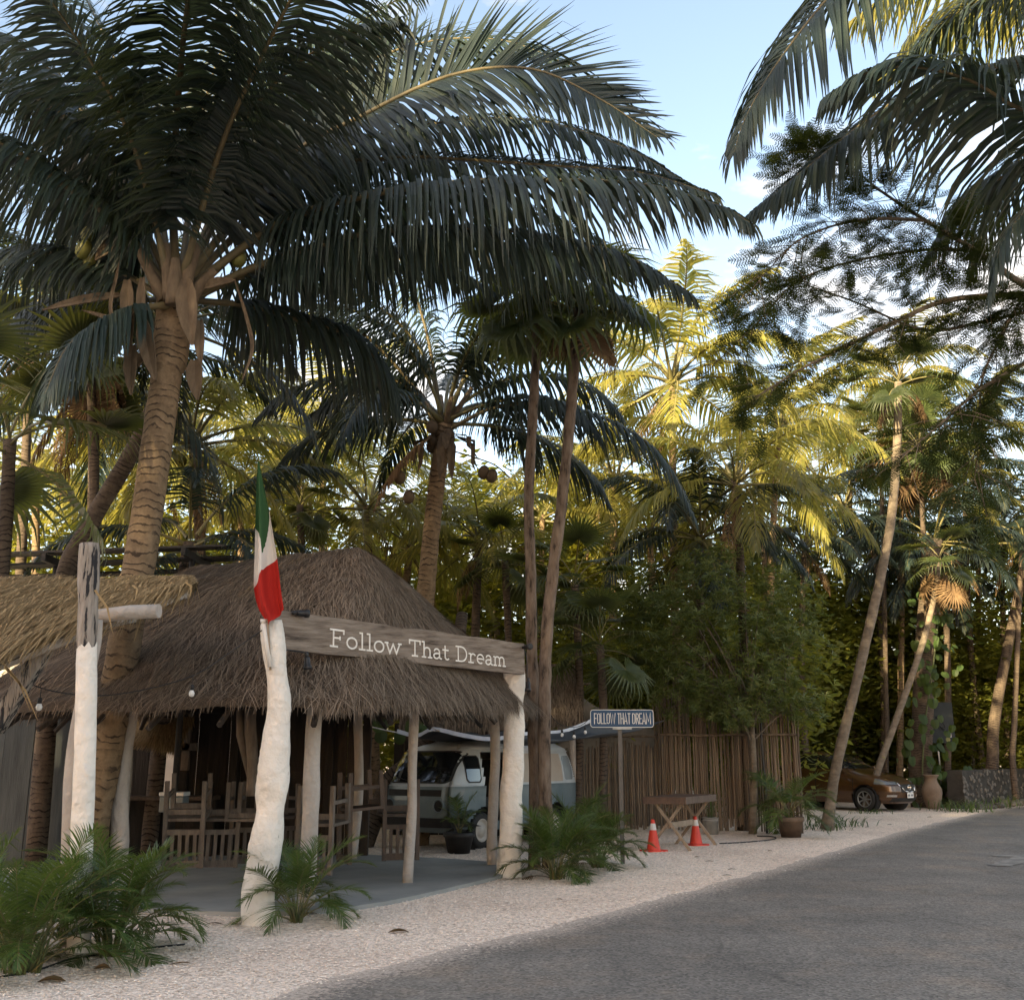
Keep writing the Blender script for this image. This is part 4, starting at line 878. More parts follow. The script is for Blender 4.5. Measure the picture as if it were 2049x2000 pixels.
# unseen trees added behind the viewer, sized to shade the road and the palapa
PERP = V((-SUN_H.y*-1, -SUN_H.x*-1*-1, 0)); PERP = V((SUN_H.y, -SUN_H.x, 0))
for i, u in enumerate(range(-16, 40, 5)):
    D = 40+2.0*((i*7) % 3-1); q = SUN_H*D + V((SUN_H.y, -SUN_H.x, 0))*u
    h = 25.8 if u < 16 else 15.0
    lab_ = 'tall dense unseen tree added across the road to shade the palapa' if u < 16 else 'unseen tree added in the far row left of the straw awning for its shade'
    broad_tree('broadleaf_tree', lab_, (q.x, q.y, 0), h+((i*5) % 3)*.6, 4.0, h/2-.5, 700+i, 200, 26, 1.25, 'broad', 1.0, 'unseen trees added across the road for shade' if u < 16 else 'unseen trees added left of the awning for shade', tr=.3)
# ------------------------------------------------------------------ straw awning on the left
M['straw'] = leafmat('yellow_straw', [(.14,.098,.050), (.30,.215,.110), (.42,.315,.170), (.19,.132,.068)], .12, (.4,.3,.1), .7, .2, vmin=1, vmax=1)
WB = G(157,1912); YW = WB.y
aw = thing('straw_awning', 'lean-to awning of yellow straw on a tall half-painted post with flaking black top', 'awning', WB)
m = MB(); ps = [(157,1912,42),(160,1800,42),(163,1700,42),(167,1600,41),(170,1500,40),(172,1400,39),(173,1300,39)]
def pxtube(mb, ps, Y, n=14, seed=0, lump=.1, cap=True):
    P_ = crv([AY(x,y,Y) for x, y, _ in ps], 4); k = len(ps)-1; rad = []
    for i in range(len(P_)):
        a = min(int(i/4), k); f = i/4-int(i/4); b = min(a+1, k); rad.append((ps[a][2]*(1-f)+ps[b][2]*f)/2*Y*1.0/FPX)
    mb.tube(P_, rad, n, cap, .01, seed, lump=lump, lsc=4)
pxtube(m, ps, YW, 18, 3, .10, False)
for i in range(len(m.v)-18, len(m.v)): m.v[i] = (m.v[i][0], m.v[i][1], m.v[i][2]+.10*noise.noise(V((i*.9,3,0)))+.03)
m.build('post', M['white_post'], aw)
m = MB(); pxtube(m, [(172,1345,36),(173,1312,37),(174,1250,40),(177,1180,38),(179,1130,40),(180,1088,36)], YW, 14, 5, .22); m.build('post_top', M['raw_post'], aw)
m = MB(); pxtube(m, [(140,1890,40),(143,1650,36),(150,1500,32),(170,1380,28),(190,1290,24),(196,1240,20)], YW+.28, 10, 6, .08); m.build('brace_post', M['hut_post'], aw)
A_, B_, C_, D_ = AY(-60,1338,8.9), AY(398,1166,10.7), AY(385,1157,11.6), AY(-60,1160,11.4)
sh = MB(); NX, NY = 20, 6; vs = []
def awp(s, t):
    p = A_.lerp(B_, s).lerp(D_.lerp(C_, s), t); return p+V((0,0,.04*noise.noise(p*2)+.10*sin(pi*t)*(1-s)))
for j in range(NY+1):
    for i in range(NX+1): vs.append(awp(i/NX, j/NY))
vs += [p-V((0,0,.06)) for p in vs]; o_ = (NX+1)*(NY+1)
fs = [(j*(NX+1)+i, j*(NX+1)+i+1, (j+1)*(NX+1)+i+1, (j+1)*(NX+1)+i) for j in range(NY) for i in range(NX)]
sh.add(vs, fs+[tuple(o_+q for q in f[::-1]) for f in fs]); M['straw_bed'] = surf('straw_bed', [(.07,.05,.022), (.15,.105,.05)], 8, .95, .5, 20)
roof2 = sh.build('roof', M['straw_bed'], aw)
st = MB(); rr = random.Random(8); ex = (B_-A_).normalized()
for k in range(9000):
    s, t = rr.uniform(-.02,1.0), rr.random()**1.3; p = awp(s, t); d = (-ex*rr.uniform(.6,1)+(A_-D_).normalized()*rr.uniform(.0,.8)+V((rr.gauss(0,.12), rr.gauss(0,.12), rr.gauss(0,.07)))).normalized()
    L = rr.uniform(.2,.6); wd = rr.uniform(.005,.012); up = V((0,-.3,1)).normalized(); lf = rr.uniform(.015,.09)
    q1 = p+d*L*.5; q2 = p+d*L
    base_z = lambda q: q
    st.ribbon([p+up*lf*.6, q1+up*lf, q2+up*(lf*.4-.02)], [wd, wd, wd*.3], d.cross(up).normalized())
for k in range(900):
    s = rr.random(); p = awp(s, rr.uniform(0,.06)); d = (V((rr.gauss(-.25,.35), -.25, -.75))).normalized() if rr.random() < .35 else (-ex*.8+V((0,-.2,-.35+rr.gauss(0,.15)))).normalized()
    L = rr.uniform(.12,.36); wd = rr.uniform(.006,.012); st.ribbon([p+V((0,0,.03)), p+d*L*.5, p+d*L+V((0,0,-.04))], [wd, wd, wd*.3], V((.7,-.7,0)))
for x0, y0, x1, y1 in ((10,1335,75,1440),(0,1320,60,1420),(190,1180,225,1265),(265,1170,270,1200),(372,1165,380,1195)):
    a = AY(x0,y0,9.0); b = AY(x1,y1,9.0); st.ribbon([a, a.lerp(b,.5)+V((.03,0,.03)), b], [.022,.018,.004], V((1,0,.3)).normalized())
st.build('straw', M['straw'], roof2, kind='stuff')
for a, b, r in (((-40,1345,9.05),(372,1186,10.6),.055), ((198,1232,9.6),(318,1222,9.5),.066), ((190,1255,10.2),(268,1236,10.9),.05)):
    m = MB(); m.tube([AY(*a), AY(*a).lerp(AY(*b),.5)+V((0,0,.01)), AY(*b)], [r,r*1.03,r*.97], 12, True, .02, 2); m.build('beam', M['hut_post'], aw)
m = MB(); m.beam(AY(92,1292,9.6), AY(-10,1460,9.6), .13, .13); m.build('strut', M['raw_post'], aw)

# ------------------------------------------------------------------ string of lamps
M['bulb'] = surf('frosted_bulb', [(.55,.55,.53), (.7,.7,.68)], 4, .25)
def light_string(label, pts, bulbs, drop=.09, r=.006, sc=1.0):
    o = thing('string_light', label, 'string lights', pts[0]); P_ = crv(pts, 8); m = MB(); m.tube(P_, r, 5); m.build('cable', M['cable'], o)
    for t in bulbs:
        p = P_[int(t*(len(P_)-1))]; m = MB(); m.tube([p, p-V((0,0,drop))], .004*sc, 5); m.lathe([(0,0),(.016,0),(.020,-.02),(.020,-.055),(0,-.055)], p-V((0,0,drop)), 10, rot=None); so_ = m.build('socket', M['cable'], o)
        m = MB(); m.lathe([(.012,-.05),(.02,-.06),(.030,-.085),(.026,-.108),(.012,-.12),(0,-.122)], p-V((0,0,drop)), 12); m.build('bulb', M['bulb'], so_)
    return o
light_string('black cable with two hanging bulbs slung from the straw awning to the sign post', [AY(36,1356,9.7), AY(90,1378,9.8), AY(160,1390,10.0), AY(230,1389,10.2), AY(320,1372,10.3), AY(395,1347,10.4), AY(460,1305,10.5), AY(528,1258,P1.y-.1)], [.135,.71])

# ------------------------------------------------------------------ shade roof and white wall behind on the left
pg = thing('shade_roof', 'low dark slatted shade roof behind the straw awning', 'pergola', base_under(240,17))
M['slat'] = surf('dark_slat', [(.012,.012,.012), (.035,.032,.030)], 4, .7, .2, 12, stretch=(1,6,6), rvar=.5)
ZS = AY(240,1112,16.5).z
for i in range(16):
    t = i/15; Y = 16+5*t; zz = ZS+.06*sin(i*2.1)
    a = V((-10.3, Y, zz-.15)); b = V((-4.6-.15*t, Y+.2, zz+.10)); m = MB(); m.beam(a, b, .20, .035); m.build('slat', M['slat'], pg)
for x in (-9.8,-7.4,-5.2):
    m = MB(); m.beam((x,15.9,ZS-.17+(x+10.3)*.044-.09), (x,21.2,ZS-.17+(x+10.3)*.044-.09), .07, .12); m.build('rafter', M['slat'], pg)
    for Y in (16.4,20.8):
        m = MB(); m.tube([(x,Y,0),(x,Y,ZS-.30+(x+10.3)*.044)], .05, 8); m.build('post', M['slat'], pg)
wb_ = thing('white_building', 'white plastered wall with dark roof edge seen under the straw awning', 'building', (-7.6,19.5,0))
m = MB(); m.box((-7.6,19.6,1.85), (5.2,.2,3.7)); m.build('wall', M['wallwhite'], wb_)
m = MB(); m.box((-7.6,19.45,3.76), (5.4,.5,.10)); m.build('roof', M['slat'], wb_)
for x in (-8.9,-7.7,-6.5):
    m = MB(); m.box((x,19.485,2.9), (.025,.02,1.5)); m.build('joint_strip', M['slat'], wb_)

# ------------------------------------------------------------------ plank bar behind the palapa
bar = thing('plank_bar', 'dark plank-walled bar with an open serving window behind the palapa tables', 'bar', V((-4.6,17.6,0)))
def wall_planks(x0, x1, Y, z0, z1, mat, wd=.17, holes=(), seed=0, parent=bar, tilt=0.0):
    rr = random.Random(seed); x = x0; gap = .008
    while x < x1-.02:
        w_ = min(wd*rr.uniform(.75,1.25), x1-x); segs = [(z0, z1+rr.uniform(-.05,.05))]
        for hx0, hx1, hz0, hz1 in holes:
            if x+w_ > hx0 and x < hx1: segs = [s for s in ((z0,hz0),(hz1,z1)) if s[1]-s[0] > .05]
        for a, b in segs:
            m = MB(); m.box((x+w_/2, Y+rr.uniform(-.012,.012), (a+b)/2), (w_-gap, .028, b-a)); m.build('plank', M[mat], parent)
        x += w_
Yb = 17.6
xa = AY(335,1540,Yb).x; xb = AY(364,1540,Yb).x; zt = AY(340,1500,Yb).z; zb = AY(340,1612,Yb).z
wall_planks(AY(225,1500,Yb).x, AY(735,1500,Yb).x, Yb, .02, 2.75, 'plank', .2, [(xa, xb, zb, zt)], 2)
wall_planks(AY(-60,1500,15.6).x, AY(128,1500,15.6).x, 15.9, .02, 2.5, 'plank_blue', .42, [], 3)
for px in (324,372,470,560,660,735):
    m = MB(); p = AY(px,1500,Yb-.08); m.box((p.x,Yb-.09,1.38), (.13,.12,2.7)); m.build('stud', M['plank'], bar)
m = MB(); p = AY(366,1500,Yb-.1); m.box((p.x+.06,Yb-.12,1.95), (.12,.10,1.15)); m.build('window_post', M['wood_grey'], bar)
m = MB(); m.box(((xa+xb)/2+.1,Yb-.12,zt+.05), (.55,.10,.12)); m.build('window_head', M['wood_grey'], bar)
m = MB(); m.box((AY(300,1500,Yb-.5).x,Yb-.4,.95), (2.2,.5,.06)); m.build('counter', M['wood_dark'], bar)
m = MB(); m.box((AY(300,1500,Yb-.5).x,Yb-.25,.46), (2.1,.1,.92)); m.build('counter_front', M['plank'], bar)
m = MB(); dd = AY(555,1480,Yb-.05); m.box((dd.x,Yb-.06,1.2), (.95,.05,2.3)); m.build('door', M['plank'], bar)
for t in range(14):                                      # a little straw eave over the window
    pass
rb = MB(); rr = random.Random(4); e0 = AY(262,1468,16.7); e1 = AY(352,1482,16.7)
for k in range(2600):
    s = rr.random(); t = rr.random(); p = e0.lerp(e1, s)+V((0,.9*t,.55*t-.1*abs(s-.4))); d = V((rr.gauss((s-.5)*.5,.12),-.85,-.52)).normalized(); L = rr.uniform(.2,.4)
    rb.ribbon([p, p+d*L*.5, p+d*L+V((0,0,-.04))], [.012,.012,.003], V((1,0,0)))
rbo = rb.build('window_thatch', M['straw'], bar, kind='stuff')
m = MB(); q = [e0+V((-.05,.05,-.05)), e1+V((.05,.05,-.05)), e1+V((-.1,.95,.5)), e0+V((.1,.95,.5))]; m.add(q+[p-V((0,0,.08)) for p in q], [(0,1,2,3),(7,6,5,4),(0,4,5,1),(1,5,6,2),(2,6,7,3),(3,7,4,0)]); m.build('window_eave', M['straw_bed'], bar)
pt = thing('palm_trunk', 'ringed palm trunk standing behind the serving window', 'palm', base_under(316,17.2)); m = MB(); b = base_under(313,17.2); P_ = crv([b, b+V((.03,0,1.2)), b+V((.08,0,2.7)), b+V((.2,.3,5.2))], 6); m.tube(P_, .13, 12, along=True, lump=.08); m.build('trunk', M['trunk_dark'], pt)
crown(pt, P_[-1], 9, 2.8, 'far', 78, 1, 5, 1)

# ------------------------------------------------------------------ furniture under the palapa
def chair_parts(root, mat, slats=4, h=1.02, w_=.44):
    """a plain ladder-back chair, upright, origin on the floor"""
    for sx in (-1,1):
        m = MB(); m.beam((sx*w_/2, .2, 0), (sx*w_/2, .26, h), .05, .05, V((1,0,0))); m.build('back_post', mat, root)
        m = MB(); m.beam((sx*w_/2, -.2, 0), (sx*w_/2, -.2, .44), .05, .05, V((1,0,0))); m.build('leg', mat, root)
        m = MB(); m.beam((sx*w_/2, -.2, .20), (sx*w_/2, .2, .20), .03, .045); m.build('stretcher', mat, root)
    m = MB(); m.box((0,0,.455), (w_+.06,.46,.035)); m.build('seat', mat, root)
    for z, hh in ((h-.05,.085),(.60,.06),(.36,.06)):
        m = MB(); m.box((0,.2+.06*z/h,z), (w_-.05,.03,hh)); m.build('rail', mat, root)
    for i in range(slats):
        x = -w_/2+w_*(i+1)/(slats+1); m = MB(); m.beam((x,.237,.61), (x,.257,h-.09), .042, .016, V((0,1,0))); m.build('slat', mat, root)
    m = MB(); m.box((0,-.2,.40), (w_-.05,.03,.06)); m.build('apron', mat, root)
def table_parts(root, mat, L=1.2, W=.8, hgt=.76, np=5):
    for i in range(np):
        y = -W/2+W*(i+.5)/np; m = MB(); m.box((0,y,hgt-.02), (L,W/np-.006,.04)); m.build('plank', mat, root)
    for sx in (-1,1):
        for sy in (-1,1): m = MB(); m.box((sx*(L/2-.09), sy*(W/2-.08), (hgt-.04)/2), (.085,.085,hgt-.04)); m.build('leg', mat, root)
    for sx in (-1,1): m = MB(); m.box((sx*(L/2-.09),0,hgt-.09), (.03,W-.24,.09)); m.build('apron', mat, root)
    for sy in (-1,1): m = MB(); m.box((0,sy*(W/2-.08),hgt-.09), (L-.26,.03,.09)); m.build('apron', mat, root)
FL = .045
def at_floor(px, Y): p = AY(px,1500,Y); return V((p.x,p.y,FL))
HA = atan2(HU.y, HU.x)
tA = thing('table', 'grey wooden table piled with upturned chairs behind the knobbly sign post', 'table', at_floor(438,13.6), 0.12); table_parts(tA, M['wood_grey'], 1.1, .8)
tB = thing('table', 'dark wooden table with a reddish leg between the slim pale posts', 'table', at_floor(778,14.3), .25); table_parts(tB, M['wood_dark'], 1.05, .8, .78)
tC = thing('table', 'wooden table half hidden by the small palm clump beside the sign post', 'table', at_floor(640,13.0), -.2); table_parts(tC, M['wood_grey'], .95, .75, .74)
tD = thing('table', 'dark wooden table by the serving window with a yellow edge', 'table', at_floor(300,15.2), 0.05); table_parts(tD, M['wood_dark'], 1.2, .8, .78)
def chair(label, loc, rot, mat, slats=4, flip=False, h=1.02):
    o = thing('chair', label, 'chair', (0,0,0), 0); chair_parts(o, mat, slats, h)
    o.location = loc; o.rotation_euler = rot; return o
# upturned chair: seat on the table top, legs in the air
def upturned(label, loc, rzv, mat, tilt=0.0): return chair(label, V(loc)+V((0,0,.4725)), (pi+tilt, 0, rzv), mat)
zA = FL+.76
upturned('upturned grey chair with legs in the air beside the leaning chair', tA.location+V((.10,.06,zA-FL)), .12, M['wood_grey'])
upturned('upturned grey chair at the end of the table touching the sign post', tA.location+V((.42,-.02,zA-FL)), 3.25, M['wood_grey'])
chair('grey slatted chair hung backwards over the table edge with its back low', at_floor(383,13.05)+V((0,0,1.30)), (pi+.22,0,.12), M['wood_grey'], 4)
upturned('dark upturned chair on the table before the van', tB.location+V((.14,.05,.78)), .3, M['wood_dark'])
chair('dark tall chair hung upside down on the table edge between the pale posts', at_floor(722,13.75)+V((0,0,1.36)), (pi+.08,0,-1.1), M['wood_dark'], 0, h=1.1)
upturned('upturned slatted chair on the half-hidden table beside the thick pale post', tC.location+V((.05,.15,.74)), -.3, M['wood_grey'], .06)
upturned('dark upturned chair far inside under the thatch', at_floor(560,15.2)+V((0,0,.70)), .6, M['wood_dark'])
tE = thing('table', 'dark low table far inside under the thatch carrying one upturned chair', 'table', at_floor(560,15.2), .2); table_parts(tE, M['wood_dark'], .8, .7, .70)
cb = thing('cool_box', 'grey-blue cool box with white lid by the serving window', 'cool box', AY(346,1636,15.3))
M['cool'] = surf('cool_box_plastic', [(.11,.14,.155), (.15,.18,.195)], 3, .4); M['coolw'] = surf('white_plastic', [(.55,.56,.56), (.66,.67,.67)], 3, .4)
q = AY(346,1636,15.3); q.z = FL+.78; m = MB(); m.box(q+V((0,0,.11)), (.34,.28,.22)); bevel(m.build('body', M['cool'], cb), .015); m = MB(); m.box(q+V((0,0,.25)), (.36,.30,.055)); bevel(m.build('lid', M['coolw'], cb), .012)
# ------------------------------------------------------------------ lofted vehicle bodies
class Loft:
    """closed body from horizontal outlines: rows of (z, x_front, x_rear, half_width, squareness)"""
    def __init__(s, rows, zm=None): s.rows = rows; s.zm = zm or (lambda z: z)
    def row(s, z):
        r = s.rows
        if z <= r[0][0]: return r[0]
        for a, b in zip(r, r[1:]):
            if z <= b[0]:
                f = (z-a[0])/(b[0]-a[0]); return tuple(x+(y-x)*f for x, y in zip(a, b))
        return r[-1]
    def pt(s, z, th, off=0.0):
        z_, xf, xr, w_, n = s.row(z); e = 2/n; c, q = cos(th), sin(th)
        cx, a = (xf+xr)/2, (xf-xr)/2
        return V((cx+(a+off)*math.copysign(abs(c)**e, c), (w_+off)*math.copysign(abs(q)**e, q), s.zm(z)))
    def th_y(s, z, y):                      # angle on the front end for a given y
        z_, xf, xr, w_, n = s.row(z); return math.copysign(math.asin(min(1,(abs(y)/w_))**(n/2)), y)
    def th_x(s, z, x, side):                # angle on one flank for a given x
        z_, xf, xr, w_, n = s.row(z); cx, a = (xf+xr)/2, (xf-xr)/2; k = max(-1,min(1,(x-cx)/a)); c = math.copysign(abs(k)**(n/2), k)
        return side*math.acos(c)
    def body(s, z0, z1, hole=None, nz=20, ny=9, nx=22):
        mb = MB(); zs = sorted(set([z0+(z1-z0)*i/nz for i in range(nz+1)]+[r[0] for r in s.rows if z0 < r[0] < z1])); loops = []
        for z in zs:
            z_, xf, xr, w_, n = s.row(z); L = []
            ths = [s.th_y(z, w_*(-.96+1.92*i/ny)) for i in range(ny+1)]
            side = [s.th_x(z, (xf+xr)/2+(xf-xr)/2*(.96-1.92*i/nx), 1) for i in range(nx+1)]
            rear = [pi-t for t in ths[::-1]]
            allt = ths+side+rear+[-t for t in side[::-1]]
            loops.append([s.pt(z, t) for t in allt])
        N = len(loops[0]); vs = [p for L in loops for p in L]; fs = []
        for i in range(len(loops)-1):
            for j in range(N):
                f = (i*N+j, i*N+(j+1) % N, (i+1)*N+(j+1) % N, (i+1)*N+j); c = sum((vs[q] for q in f), V((0,0,0)))/4
                if hole and hole(c): continue
                fs.append(f)
        mb.add(vs, fs, 0, True)
        return mb, loops
    def patch(s, kind, a, b, z0, z1, off, nu=14, nv=8, thick=.006, z1b=None, side=1, rnd=0.0):
        """shell piece lying 'off' outside the body: kind 'front' takes y limits, 'side' x limits"""
        mb = MB(); vs = []
        for lay in (off, off-thick):
            for j in range(nv+1):
                for i in range(nu+1):
                    u = i/nu; v = j/nv
                    zz0, zz1 = z0, z1 if z1b is None else z1+(z1b-z1)*u
                    if rnd:                                   # rounded corners
                        e = min(u, 1-u)*(nu and 1); m_ = rnd; kx = max(0, 1-e/m_) if e < m_ else 0; sh = (1-sqrt(max(0,1-kx*kx)))*rnd*(zz1-zz0)*.9
                        zz0 += sh; zz1 -= sh
                    z = zz0+(zz1-zz0)*v; q = a+(b-a)*u
                    vs.append(s.pt(z, s.th_y(z, q) if kind == 'front' else s.th_x(z, q, side), lay))
        n = nu+1; o = n*(nv+1); f0 = [(j*n+i, j*n+i+1, (j+1)*n+i+1, (j+1)*n+i) for j in range(nv) for i in range(nu)]
        fs = f0+[tuple(o+q for q in f[::-1]) for f in f0]
        rim = [i for i in range(n)]+[j*n+nu for j in range(1,nv+1)]+[nv*n+i for i in range(nu-1,-1,-1)]+[j*n for j in range(nv-1,0,-1)]
        fs += [(rim[i], o+rim[i], o+rim[(i+1) % len(rim)], rim[(i+1) % len(rim)]) for i in range(len(rim))]
        mb.add(vs, fs, 0, False); return mb
def glassmat(name, col, rough=.06):
    m, t, b, o = new_mat(name); b.inputs['Base Color'].default_value = c4(col); b.inputs['Roughness'].default_value = rough; b.inputs['Specular IOR Level'].default_value = .9
    b.inputs['Coat Weight'].default_value = .6; b.inputs['Coat Roughness'].default_value = .02; return m
M['glass'] = glassmat('dark_glass', (.008,.010,.012))
M['paleglass'] = glassmat('pale_dusty_glass', (.22,.26,.29), .25)
M['rubber'] = surf('rubber', [(.010,.010,.010), (.020,.019,.018)], 8, .7)
M['chrome'] = surf('chrome', [(.55,.55,.55), (.66,.66,.66)], 5, .15, metal=1.0)
def wheel(root, c, r, wd, rimmat, side, seed=0, spokes=0):
    rot = Matrix.Rotation(-pi/2*side, 3, 'X'); hub = thing
    wr = MB(); wr.lathe([(r*.60,-wd/2),(r*.82,-wd/2),(r*.95,-wd/2+.015),(r,-wd/2+.04),(r,wd/2-.04),(r*.95,wd/2-.015),(r*.82,wd/2),(r*.60,wd/2-.01),(r*.60,-wd/2)], c, 28, 0, rot)
    tyre = wr.build('tyre', M['rubber'], root)
    m = MB(); m.lathe([(r*.62,wd/2-.005),(r*.57,wd/2+.004),(r*.50,wd/2-.03),(r*.36,wd/2-.035),(r*.30,wd/2-.005),(r*.20,wd/2+.02),(0,wd/2+.025)], c, 28, 0, rot)
    if spokes: m = MB(); m.lathe([(r*.66,wd/2-.005),(r*.62,wd/2+.004),(r*.58,wd/2-.01),(r*.56,wd/2-.05)], c, 28, 0, rot); m.lathe([(r*.14,wd/2-.02),(r*.12,wd/2-.002),(0,wd/2)], c, 14, 0, rot)
    rim = m.build('rim', rimmat, tyre)
    if spokes:
        d = MB(); d.lathe([(r*.58,wd/2-.055),(0,wd/2-.055)], c, 20, 0, rot); d.build('brake_disc', M['rubber'], tyre)
        for i in range(spokes):
            a = 2*pi*i/spokes; s = MB(); p = [V((cos(a)*q*r, sin(a)*q*r, wd/2-.012)) for q in (.08,.6)]; p = [V(c)+rot @ x for x in p]; s.beam(p[0], p[1], .06, .02, rot @ V((0,0,1)), w2=.04); s.build('spoke', rimmat, rim)
    return tyre

# ------------------------------------------------------------------ the old van
M['van_low'] = surf('faded_teal_paint', [(.095,.135,.155), (.145,.19,.21)], 1.6, .42, .05, coat=.25)
M['van_top'] = surf('aged_white_paint', [(.35,.39,.42), (.48,.52,.54)], 1.4, .42, .05, coat=.2)
M['van_beige'] = surf('beige_panel', [(.34,.29,.24), (.42,.37,.31)], 1.4, .5)
M['rim_cream'] = surf('cream_wheel', [(.34,.31,.27), (.50,.46,.41)], 5, .5)
vrows = [(.30,2.05,-2.15,.74,6),(.38,2.15,-2.22,.80,7),(.55,2.20,-2.25,.835,7),(.85,2.22,-2.25,.85,7),(1.05,2.20,-2.24,.85,7),(1.085,2.195,-2.235,.855,7),(1.12,2.15,-2.22,.842,7),(1.40,2.01,-2.15,.80,7),(1.66,1.86,-2.06,.735,6.5),(1.72,1.80,-2.03,.722,6.5),(1.76,1.76,-2.0,.735,6),(1.80,1.70,-1.96,.69,5),(1.86,1.48,-1.85,.61,4.5),(1.91,1.12,-1.6,.50,4),(1.94,.7,-1.2,.34,3),(1.955,.2,-.6,.14,2.4)]
VL = Loft(vrows); HD = V((-.57,-.82,0)).normalized(); WF = G(957,1697)
van = thing('van', 'old rounded camper van with white top and faded teal lower half parked behind the palapa', 'van', (0,0,0))
VH = atan2(HD.y, HD.x); van.rotation_euler = (0,0,VH)
def vloc(p): return p
LWF = V((1.22,.70,0)); van.location = WF - Matrix.Rotation(VH,3,'Z') @ LWF
VM = Matrix.Translation(van.location) @ Matrix.Rotation(VH,4,'Z')
def vb(mb, name, mat, parent=None, **k):                                   # build in the van's own axes
    mb.v = [tuple(VM @ V(p)) for p in mb.v]; return mb.build(name, mat, parent or van, **k)
hole = lambda c: c.y > .3 and .10 < c.x < 1.22 and .46 < c.z < 1.68
arch = lambda c: abs(c.y) > .5 and any(sqrt((c.x-x)**2+(c.z-.33)**2) < .40 for x in (1.22,-1.2))
mb, _ = VL.body(.30, 1.085, lambda c: hole(c) or arch(c), 24, 9, 60); lower = vb(mb, 'lower_body', M['van_low'])
mb, lp = VL.body(1.085, 1.955, hole, 22, 9, 60); top_ = lp[-1]; mb.add(top_, [tuple(range(len(top_)))], 0, True); upper = vb(mb, 'upper_body', M['van_top'])
m = MB(); m.box((0,0,.36), (4.0,1.5,.06)); vb(m, 'floor', M['rubber'])
m = MB(); m.box((.9,.1,.75), (.5,1.2,.25)); m.box((.65,.1,1.1), (.12,1.2,.7), Matrix.Rotation(-.15,3,'Y')); vb(m, 'seat', M['rubber'])
m = MB(); m.box((.05,0,.95), (.04,1.45,1.2)); vb(m, 'bulkhead', M['rubber'])
ws = vb(VL.patch('front', -.70, .70, 1.135, 1.70, .006, 20, 8, .01, rnd=.10), 'windscreen_rubber', M['rubber'])
vb(VL.patch('front', -.665, .665, 1.16, 1.675, .012, 20, 8, .006, rnd=.10), 'windscreen', M['glass'], ws)
for k in (-1,1): m = MB(); a = VL.pt(1.15, VL.th_y(1.15,.08*k), .03); b = VL.pt(1.25, VL.th_y(1.25,.50*k), .03); m.beam(a, b, .012, .012); vb(m, 'wiper', M['rubber'], ws)
vr = vb(VL.patch('side', 1.72, 1.30, 1.14, 1.62, .004, 8, 6, .008, rnd=.12), 'vent_window_rubber', M['rubber']); vb(VL.patch('side', 1.69, 1.33, 1.165, 1.60, .009, 8, 6, .006, rnd=.12), 'vent_window', M['glass'], vr)
vb(VL.patch('side', -.02, -1.45, 1.125, 1.66, .005, 14, 4, .008), 'side_panel', M['van_beige'])
wq = vb(VL.patch('side', -1.52, -1.90, 1.15, 1.62, .005, 8, 6, .008, rnd=.12), 'quarter_window', M['paleglass'])
lv = vb(VL.patch('side', -1.95, -2.10, 1.18, 1.60, .004, 6, 6, .008), 'louvre_frame', M['van_top'])
for i in range(9): vb(VL.patch('side', -1.965, -2.085, 1.20+.043*i, 1.218+.043*i, .010, 4, 1, .006), 'louvre', M['rubber'], lv)
vb(VL.patch('front', -.60, .60, .92, 1.03, .006, 14, 3, .012), 'air_grille', M['rubber'])
for k in (-1,1):
    c = VL.pt(.76, VL.th_y(.76,.56*k), .0); rot = Matrix.Rotation(pi/2,3,'Y'); m = MB(); m.lathe([(.125,.0),(.125,.025),(.10,.03),(.095,.012)], c, 22, 0, rot); hl = vb(m, 'headlight_ring', M['van_low']); m = MB(); m.lathe([(.097,.012),(0,.008)], c, 20, 0, rot); vb(m, 'headlight', M['rubber'], hl)
vb(VL.patch('front', -.80, .80, .40, .56, .09, 16, 3, .05), 'bumper', M['black'])
vb(VL.patch('side', 1.9, -2.0, 1.70, 1.722, .03, 20, 1, .03), 'rain_gutter', M['van_top'])
for k in (-1,1):
    wheel_root = van
    for x in (1.22,-1.2):
        t = MB(); c = VM @ V((x, .70*k, .315)); rotv = Matrix.Rotation(VH,3,'Z') @ Matrix.Rotation(-pi/2*k,3,'X')
        r_, wd = .315, .19
        t.lathe([(r_*.60,-wd/2),(r_*.82,-wd/2),(r_*.95,-wd/2+.015),(r_,-wd/2+.04),(r_,wd/2-.04),(r_*.95,wd/2-.015),(r_*.82,wd/2),(r_*.60,wd/2-.01)], c, 28, 0, rotv); ty = t.build('tyre', M['rubber'], van)
        t = MB(); t.lathe([(r_*.64,wd/2-.005),(r_*.60,wd/2+.004),(r_*.54,wd/2-.03),(r_*.42,wd/2-.045),(r_*.38,wd/2-.02),(r_*.20,wd/2+.012),(0,wd/2+.018)], c, 28, 0, rotv); t.build('rim', M['rim_cream'], ty)
        if k > 0: t = MB(); t.lathe([(.405,-.02),(.405,-.30),(0,-.30)], VM @ V((x,.84*k,.33)), 24, 0, rotv); t.build('wheel_well', M['rubber'], van)

